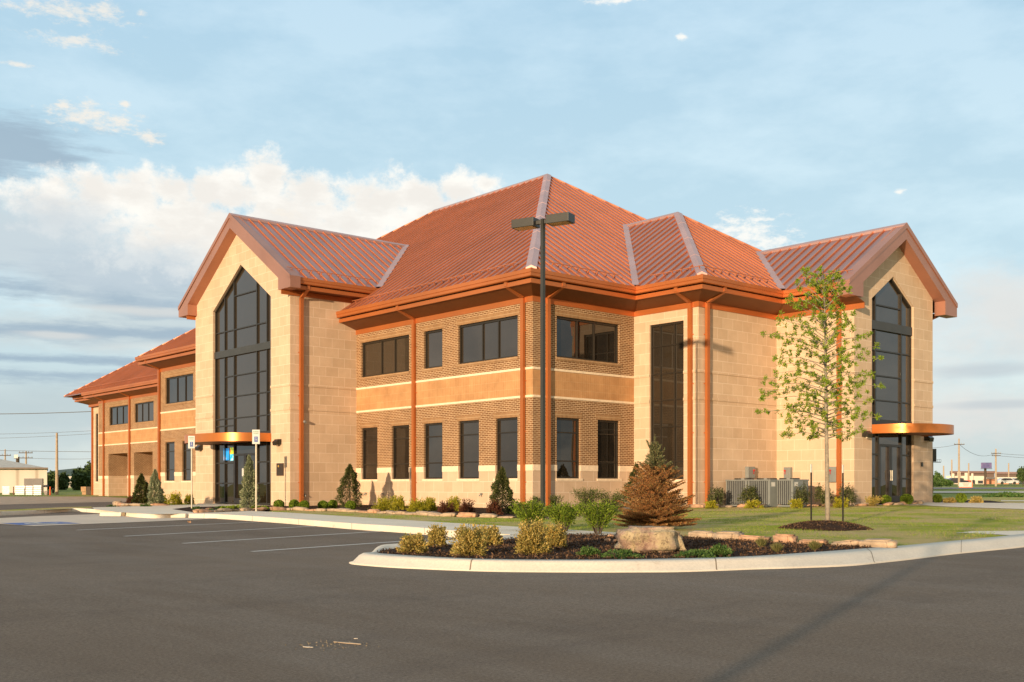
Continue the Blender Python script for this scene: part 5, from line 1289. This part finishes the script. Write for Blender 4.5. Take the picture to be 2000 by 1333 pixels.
# signs far away
def bill(px0, px1, y0, y1, ybase, t, label, face, catwalk=False):
    x, y = far((px0+px1)/2, t); o = empty('billboard', (x, y, zat(ybase, t))); tag(o, label, 'billboard'); l_ = Vector(o.location)
    mb = MB(); fbox(mb, px0, px1, y0, y1, t, .5); q = mb.build('board', face, o); q.location = -l_
    mb = MB(); mb.tube([(FX*.6, FY*.6, -1), (FX*.6, FY*.6, zat(y1, t)-l_.z+.2)], .28, 10); mb.build('column', M['darkbark'], o)
    mb = MB(); fbox(mb, px0-.6, px1+(9 if catwalk else .6), y1+.6, y1+1.5, t-.9, .9)
    if catwalk:
        for p_ in (px1+2, px1+5.5, px1+9): fbox(mb, p_-.25, p_+.25, y1-4, y1+.6, t-.9, .06)
        fbox(mb, px1, px1+9, y1-4.4, y1-4, t-.9, .06)
    q = mb.build('catwalk', M['black'], o); q.location = -l_
m_b, nt, bb = newmat('blue_picture_board'); nt.links.new(ramp(nt, nz(nt, coords(nt), .35, 3), [(.3, (.06, .08, .22)), (.5, (.20, .15, .30)), (.7, (.5, .45, .5))]), bb.inputs['Base Color'])
bill(1916, 1937, 904, 915, 947, 260, 'distant billboard with a blue violet picture on a single column', m_b)
bill(1814, 1829, 877, 902, 955, 95, 'dark backed billboard with a railed catwalk peeping out behind the side tower', M['black'], True)
bill(27.5, 35, 888.5, 895, 945, 175, 'small cream sign board on a pole behind the shed roof', M['white'])
# monument sign
mn = simplebox('roadside_sign', 1873, 1898, 942.5, 951.5, 150, .8, M['white'], 'low white roadside sign board with orange end post beyond the lawn', 'sign', 0)
mb = MB(); fbox(mb, 1898.2, 1899.8, 942, 952.5, 149.9, .9); fbox(mb, 1873, 1898, 951.6, 953, 149.95, .9); mb.build('end_post', simple('orange_paint', (.7, .22, .10), .6), mn)
mb = MB()
for k in range(3): fbox(mb, 1880+k, 1893-k, 944.6+k*2, 945.3+k*2, 149.96, .03)
mb.build('sign_text_lines', simple('faded_red_text', (.6, .35, .25), .6), mn)
# shopping buildings on the right
def blockb(label, parts, name='shop_building', cat='shop building'):
    x, y = far((parts[0][1]+parts[0][2])/2, parts[0][5]); o = empty(name, (x, y, 0)); tag(o, label, cat); l_ = Vector(o.location)
    for nm, a, b, y0, y1, t, d, mat in parts:
        mb = MB(); fbox(mb, a, b, y0, y1, t, d); q = mb.build(nm, mat, o); q.location = -l_
cr = simple('cream_render', (.72, .64, .52), .8, var=.1, vscale=.2); orr = simple('orange_brick_far', (.62, .27, .15), .8, var=.15, vscale=.2); dk = simple('dark_shop_glass', (.05, .05, .06), .3); rf = simple('brown_flat_roof', (.16, .11, .09), .8); rd = simple('red_sign_band', (.6, .10, .06), .6)
blockb('long cream shop building with square towers and red canopy beyond the road', [('wall', 1848, 1925, 930, 946, 300, 20, cr), ('tower', 1859, 1864, 925, 946, 299, 4, cr), ('tower', 1870, 1876, 922, 946, 299, 4, cr), ('tower', 1884, 1890, 924, 946, 299, 4, cr), ('tower', 1897, 1901, 925, 946, 299, 4, cr),
    ('window', 1868, 1872, 934, 938, 298.8, .1, dk), ('window', 1876, 1882, 934.5, 938, 298.8, .1, dk), ('shopfront', 1899, 1904, 938, 945, 298.8, .1, dk), ('canopy', 1876, 1897, 938.5, 941, 298.5, .3, rd)])
blockb('low orange brick shop building with dark shopfronts at the right', [('wall', 1921, 1990, 936, 946, 280, 18, orr), ('parapet', 1921, 1989, 932.5, 935.8, 281, 16, cr), ('shopfront', 1910, 1920, 939, 945, 279, .1, dk), ('shopfront', 1970, 1977, 941, 946, 279, .1, dk), ('window', 1984, 1986, 939, 942, 279, .1, dk)])
blockb('large brown roofed warehouse behind the cream shops', [('wall', 1856, 1942, 925, 944, 420, 40, rf), ('roof', 1855, 1943, 920.5, 924.8, 419, 42, simple('dull_brown_roof', (.20, .12, .10), .8))])
blockb('long mauve roofed warehouse at the far right', [('wall', 1947, 2080, 926, 944, 430, 40, rf), ('roof', 1946, 2082, 922, 925.8, 429, 42, simple('mauve_roof', (.26, .17, .16), .8))])
blockb('pale stepped building far behind the trees at the left', [('wall', 116, 150, 939, 962, 190, 14, simple('pale_grey_wall', (.42, .38, .32), .8)), ('upper_storey', 118, 143, 931, 938.8, 195, 10, cr), ('window', 124, 127, 934, 938, 194.8, .1, dk), ('window', 131, 134, 934, 938, 194.8, .1, dk), ('window', 138, 140.5, 934, 938, 194.8, .1, dk)], 'house', 'building')
# parked cars far away
def car(px, py, t, col, label):
    x, y = far(px, t); z0 = zat(py, t); o = empty('parked_car', (x, y, z0), TH-PI/2); tag(o, label, 'car', 'cars parked before the far shops')
    mb = MB(); mb.prism([(-2.2, -.85, .25), (2.2, -.85, .25), (2.25, -.85, .75), (1.3, -.85, .9), (.7, -.85, 1.4), (-1.2, -.85, 1.42), (-1.9, -.85, .95), (-2.25, -.85, .85)], (0, 1.7, 0)); mb.build('body', simple('car_paint', col, .3, .2, var=.02), o, bevel=.05)
    mb = MB(); mb.prism([(-1.7, -.865, .92), (1.05, -.865, .92), (.62, -.865, 1.33), (-1.15, -.865, 1.34)], (0, .02, 0)); mb.build('side_windows', dk, o)
    for a in (-1.35, 1.35): mb = MB(); mb.tube([(a, -.9, .32), (a, -.65, .32)], .33, 12); mb.build('wheel', M['black'], o)
car(1862, 946.2, 240, (.75, .74, .72), 'white car parked before the cream shops, left one'); car(1869, 946.4, 238, (.05, .05, .06), 'dark car parked right of the white one'); car(1966, 946.6, 236, (.7, .7, .68), 'white car parked before the orange brick shop')
car(1990, 945.8, 260, (.35, .34, .32), 'grey car at the far right before the orange brick shop')
# trees far away
def far_tree(px, ybase, ytop, wpx, t, label, n=3500, trunk=True, leaf=.4):
    x, y = far(px, t); z0 = zat(ybase, t); hh = (ybase-ytop)*t/FPX; w_ = wpx*t/FPX; o = empty('tree', (x, y, z0)); tag(o, label, 'tree', 'trees far beyond the building')
    k = 30; c = sph(k, .3)*[w_*.38, w_*.38, hh*.36]; c[:, 2] += hh*.58; i = RNG.integers(0, k, n); P_ = c[i]+RNG.normal(size=(n, 3))*[w_*.10, w_*.10, hh*.08]
    leaves('crown', P_, leaf, L['fartree'], o, asp=.7); mb = MB(); mb.tube([(0, 0, -.5), (0, 0, hh*.35), (w_*.03, 0, hh*.8)], [w_*.035, w_*.03, w_*.012], 6); mb.build('trunk', M['darkbark'], o)
far_tree(102, 962, 926, 28, 140, 'bushy tree just left of the bare wooden pole'); far_tree(122, 966, 928, 26, 135, 'tree just right of the bare wooden pole'); far_tree(158, 968, 918, 44, 130, 'broad leafy tree between the pale building and the wing', 5200)
far_tree(176, 964, 908, 26, 150, 'taller tree right against the wing'); far_tree(1998, 945, 914, 24, 240, 'dark round tree at the right edge of the view'); far_tree(90, 962, 938, 20, 200, 'low dark tree behind the end of the shed')
far_tree(-20, 950, 925, 40, 230, 'tree hidden mostly behind the shed', 1500)
def bushmass(px, py, w, h, t, label):
    x, y = far(px, t); o = empty('bush', (x, y, zat(py, t))); tag(o, label, 'bush'); W_, H_ = w*t/FPX, h*t/FPX; P_ = clumps(3000, 26, 1., .15)*[W_/2, W_/2, H_*.85]; leaves('foliage', P_, .3, L['juniper'], o)
bushmass(1829, 945, 26, 22, 140, 'dark green bush on the grass bank right of the side tower'); bushmass(1845, 947, 28, 11, 138, 'low spreading bush on the grass bank, right of the taller one'); bushmass(1965, 971, 60, 7, 70, 'low hedge line beyond the far path')
# hills
def hill(px0, px1, peak_px, ytop, t, name, mat, base=955):
    mb = MB(); n_ = 40; w_ = 60
    for i in range(n_+1):
        px_ = px0+(px1-px0)*i/n_; k = (px_-peak_px)/((px1-px0)/2); hh = max(0., 1-k*k)**.8*(948-ytop)+1.2*noise.noise(Vector((px_*.05, 0, 0)))
        for j, (dt, f_) in enumerate(((0, 0), (.10, .6), (.2, .92), (.3, 1.), (.5, 0))):
            tt = t*(1+dt); x, y = far(px_, tt); mb.v.append((x, y, 1+max(0, hh*f_)*tt/FPX*(1.0)))
    for i in range(n_):
        for j in range(4): a = i*5+j; mb.f.append((a, a+1, a+6, a+5))
    o = mb.build(name, mat, smooth=True); o['kind'] = 'structure'
fo = simple('forested_hill', (.045, .075, .05), .95, var=.35, vscale=.02, bmp=.8, bscale=.08)
hill(20, 330, 175, 914, 1500, 'hill', fo); hill(1700, 2400, 2060, 935, 1700, 'hill', fo); hill(1650, 1960, 1800, 940, 1300, 'hill', fo)

# lamp post standing behind the viewer, whose shadow crosses the asphalt
AZ = math.radians(27.0); ELV = math.radians(6.6)
SD = Vector((math.cos(AZ)*FX+math.sin(AZ)*RX, math.cos(AZ)*FY+math.sin(AZ)*RY, 0))   # way the light travels
AZ2 = math.radians(24.7); SD2 = Vector((math.cos(AZ2)*FX+math.sin(AZ2)*RX, math.cos(AZ2)*FY+math.sin(AZ2)*RY, 0))
q = W(1560, 1238, 0)-SD*16
lamp_post(q.x, q.y, 4.6, [(1, .2, 0)], 'dark lamp post across the car park casting a long shadow')

# ------------------------------------------------------------------ light
sun = bpy.data.lights.new('sun', 'SUN'); sun.energy = 4.7; sun.angle = math.radians(.55); sun.color = (1., .755, .50)
so = bpy.data.objects.new('sun', sun); COL.objects.link(so)
ldir = Vector((SD.x*math.cos(ELV), SD.y*math.cos(ELV), -math.sin(ELV)))
so.rotation_euler = ldir.to_track_quat('-Z', 'Y').to_euler(); so.location = (-60, -60, 40)
wd = bpy.data.worlds.new('World'); SC.world = wd; wd.use_nodes = True; nt = wd.node_tree
bg = nt.nodes['Background']; sky = nt.nodes.new('ShaderNodeTexSky'); sky.sky_type = 'NISHITA'; sky.sun_disc = False
tosun = -ldir; sky.sun_elevation = ELV; sky.sun_rotation = math.atan2(tosun.x, tosun.y)
sky.altitude = 300; sky.air_density = 1.; sky.dust_density = .6; sky.ozone_density = 1.5
SKYGAIN = 1.0
tc = nt.nodes.new('ShaderNodeTexCoord')
def dotn(v):
    n = nt.nodes.new('ShaderNodeVectorMath'); n.operation = 'DOT_PRODUCT'; n.inputs[1].default_value = v; nt.links.new(tc.outputs['Generated'], n.inputs[0]); return n.outputs['Value']
def mth(op, a, b=None, c=None, clamp=False):
    n = nt.nodes.new('ShaderNodeMath'); n.operation = op; n.use_clamp = clamp
    for i, v in enumerate((a, b, c)):
        if v is None: continue
        if isinstance(v, (int, float)): n.inputs[i].default_value = v
        else: nt.links.new(v, n.inputs[i])
    return n.outputs[0]
az = mth('ARCTAN2', dotn((RX, RY, 0)), dotn((FX, FY, 0))); el = mth('ARCSINE', dotn((0, 0, 1)))
cmb = nt.nodes.new('ShaderNodeCombineXYZ'); nt.links.new(az, cmb.inputs[0]); nt.links.new(el, cmb.inputs[1])
AE = cmb.outputs[0]
def aez(px, py):
    return math.atan2(px-1000, FPX), math.atan2(HOR-py, math.hypot(FPX, px-1000))
# warp the position with noise so outlines billow
def wnoise(scale, detail=6, rough=.6, off=(0, 0, 0), sc=(1, 1.5, 1)):
    mp = nt.nodes.new('ShaderNodeMapping'); mp.inputs['Location'].default_value = off; mp.inputs['Scale'].default_value = sc; nt.links.new(AE, mp.inputs[0])
    n = nt.nodes.new('ShaderNodeTexNoise'); n.inputs['Scale'].default_value = scale; n.inputs['Detail'].default_value = detail; n.inputs['Roughness'].default_value = rough; nt.links.new(mp.outputs[0], n.inputs['Vector']); return n.outputs['Fac']
nA = wnoise(11, 10, .68); nB = wnoise(34, 10, .66, (3, 1, 0), (1, 1.15, 1)); nS = wnoise(8, 10, .66, (7, 2, 0), (1, 6, 1)); nC = wnoise(13, 9, .66, (11, 5, 0), (1, 2.2, 1)); nF = wnoise(60, 9, .7, (1, 9, 0), (1, 2.2, 1))
def blob(px, py, rx, ry):
    a, e = aez(px, py); mp = nt.nodes.new('ShaderNodeMapping'); mp.vector_type = 'TEXTURE'
    mp.inputs['Location'].default_value = (a, e, 0); mp.inputs['Scale'].default_value = (rx/FPX, ry/FPX, 1); nt.links.new(AE, mp.inputs[0])
    ln = nt.nodes.new('ShaderNodeVectorMath'); ln.operation = 'LENGTH'; nt.links.new(mp.outputs[0], ln.inputs[0]); return mth('SUBTRACT', 1., ln.outputs['Value'])
def union(lst):
    r = lst[0]
    for b in lst[1:]: r = mth('MAXIMUM', r, b)
    return r
def mask(d, n, amp, lo, hi):
    v = mth('ADD', d, mth('MULTIPLY', mth('SUBTRACT', n, .5), amp)); m = nt.nodes.new('ShaderNodeMapRange'); m.interpolation_type = 'SMOOTHSTEP'; m.inputs[1].default_value = lo; m.inputs[2].default_value = hi; nt.links.new(v, m.inputs[0]); return m.outputs[0]
base = mixc(nt, .6, sky.outputs[0], (10.2, 9.4, 8.2))
nW = nt.nodes.new('ShaderNodeTexNoise'); nW.inputs['Scale'].default_value = 5.5; nW.inputs['Detail'].default_value = 8; nW.inputs['Roughness'].default_value = .6
mpw = nt.nodes.new('ShaderNodeMapping'); mpw.inputs['Scale'].default_value = (1, 1, 2.6); nt.links.new(tc.outputs['Generated'], mpw.inputs[0]); nt.links.new(mpw.outputs[0], nW.inputs['Vector'])
base = mixc(nt, ramp(nt, nW.outputs['Fac'], [(.42, (0, 0, 0)), (.60, (1, 1, 1))]), mixc(nt, 1., base, (.42, .46, .5), 'MULTIPLY'), mixc(nt, 1., base, (1.5, 1.42, 1.32), 'MULTIPLY'))
CL_ = dict(S=12.)
SKY_TOP = (4.6, 7.2, 9.3); SKY_MID = (6.3, 8.6, 9.7); SKY_LOW = (7.1, 7.9, 7.7)
mr = nt.nodes.new('ShaderNodeMapRange'); mr.inputs[1].default_value = 0.; mr.inputs[2].default_value = .50; nt.links.new(el, mr.inputs[0])
grad = ramp(nt, mr.outputs[0], [(.0, tuple(c/12 for c in SKY_LOW)), (.35, tuple(c/12 for c in SKY_MID)), (.95, tuple(c/12 for c in SKY_TOP))])
grad = mixc(nt, 1., grad, (CL_['S'],)*3, 'MULTIPLY')
front = nt.nodes.new('ShaderNodeMapRange'); front.inputs[1].default_value = -.6; front.inputs[2].default_value = .4; nt.links.new(dotn((FX, FY, 0)), front.inputs[0])
skyc = mixc(nt, mth('MULTIPLY', front.outputs[0], .85), base, grad)
def lay(c, m, col, k=1.): return mixc(nt, mth('MULTIPLY', m, k), c, tuple(x*1. for x in col))
white = (10.6, 10.3, 9.6); warm = (9.8, 9.1, 8.1); grey = (3.6, 4.8, 5.9); gl = (6.2, 7.0, 7.2)
# grey decks low on the left, thin veils
skyc = lay(skyc, mask(union([blob(330,560,520,120), blob(60,470,260,120), blob(250,640,420,60)]), nC, 2.2, .0, .8), gl, .8)
skyc = lay(skyc, mask(union([blob(250,545,420,55), blob(180,650,360,24), blob(20,285,190,70), blob(40,700,300,14), blob(120,735,260,22), blob(330,600,300,30), blob(60,560,200,40)]), nS, 2.6, .05, .8), grey, .85)
skyc = lay(skyc, mask(union([blob(120,800,420,90)]), nS, .5, .1, .9), (5.0, 5.9, 6.2), .55)
# big cumulus: lit heads and shaded body
heads = union([blob(110,400,110,62), blob(190,385,70,56), blob(265,385,85,66), blob(335,372,60,42), blob(408,372,62,44), blob(460,380,90,58), blob(522,352,64,62), blob(600,375,80,50), blob(380,460,260,100), blob(560,440,240,90), blob(750,400,110,70), blob(820,385,95,48), blob(900,372,80,40), blob(950,360,40,25), blob(860,430,200,70), blob(680,440,180,60)])
mh = mask(heads, nB, 2.3, .0, .62)
shade = mask(union([blob(90,470,220,110), blob(270,530,300,80), blob(620,520,200,60)]), nA, 1.6, .0, .8)
skyc = lay(skyc, mh, white, .97)
skyc = mixc(nt, mth('MULTIPLY', mth('MULTIPLY', mh, mask(heads, nC, 3.0, .1, 1.0)), .6), skyc, (8.3, 7.9, 7.4))
skyc = lay(skyc, mth('MULTIPLY', shade, .75), (6.1, 7.0, 7.6))
# smaller puffs
skyc = lay(skyc, mask(union([blob(185,230,110,32), blob(235,238,60,20), blob(130,208,40,14), blob(245,203,14,8), blob(295,270,36,18), blob(555,418,40,16)]), nF, 3.6, .15, 1.1), warm, .85)
skyc = lay(skyc, mask(union([blob(120,18,170,30), blob(205,18,60,18), blob(150,82,110,18), blob(30,127,50,9), blob(275,28,14,10)]), nF, 3.4, .2, 1.2), warm, .75)
skyc = lay(skyc, mask(union([blob(1455,458,95,52), blob(1435,450,60,34), blob(1510,475,70,34), blob(1480,430,50,7), blob(1755,376,14,9), blob(1333,72,14,9), blob(1200,3,80,8)]), nF, 3.4, .1, 1.1), white, .85)
# right horizon: soft cream veil with grey streak
skyc = lay(skyc, mask(union([blob(1950,620,260,130), blob(1900,800,260,80)]), nA, 2., .0, 1.), (8.2, 7.9, 7.5), .75)
skyc = lay(skyc, mask(union([blob(1930,722,150,22), blob(1960,790,160,14)]), nS, .7, .1, .8), (5.6, 6.2, 6.6), .65)
skyc = lay(skyc, mask(union([blob(300,608,330,14), blob(420,680,240,20), blob(120,655,110,12), blob(280,840,260,16)]), nS, 2.4, .1, .9), (8.4, 8.3, 7.8), .6)
nt.links.new(skyc, bg.inputs[0]); bg.inputs[1].default_value = .08

# ------------------------------------------------------------------ camera and view
cam = bpy.data.cameras.new('camera'); co_ = bpy.data.objects.new('camera', cam); COL.objects.link(co_)
cam.sensor_width = 36; cam.lens = FPX*36/2000; cam.shift_y = (HOR-666.5)/2000; cam.clip_end = 5000; cam.clip_start = .05
co_.location = (CX, CY, CZ); co_.rotation_euler = (PI/2, 0, TH-PI/2)
SC.camera = co_
SC.view_settings.view_transform = 'Standard'; SC.view_settings.look = 'None'; SC.view_settings.gamma = 1; SC.view_settings.exposure = 0.3
SC.render.film_transparent = False
try:
    SC.cycles.max_bounces = 6; SC.cycles.transparent_max_bounces = 8; SC.cycles.use_denoising = True
except Exception: pass
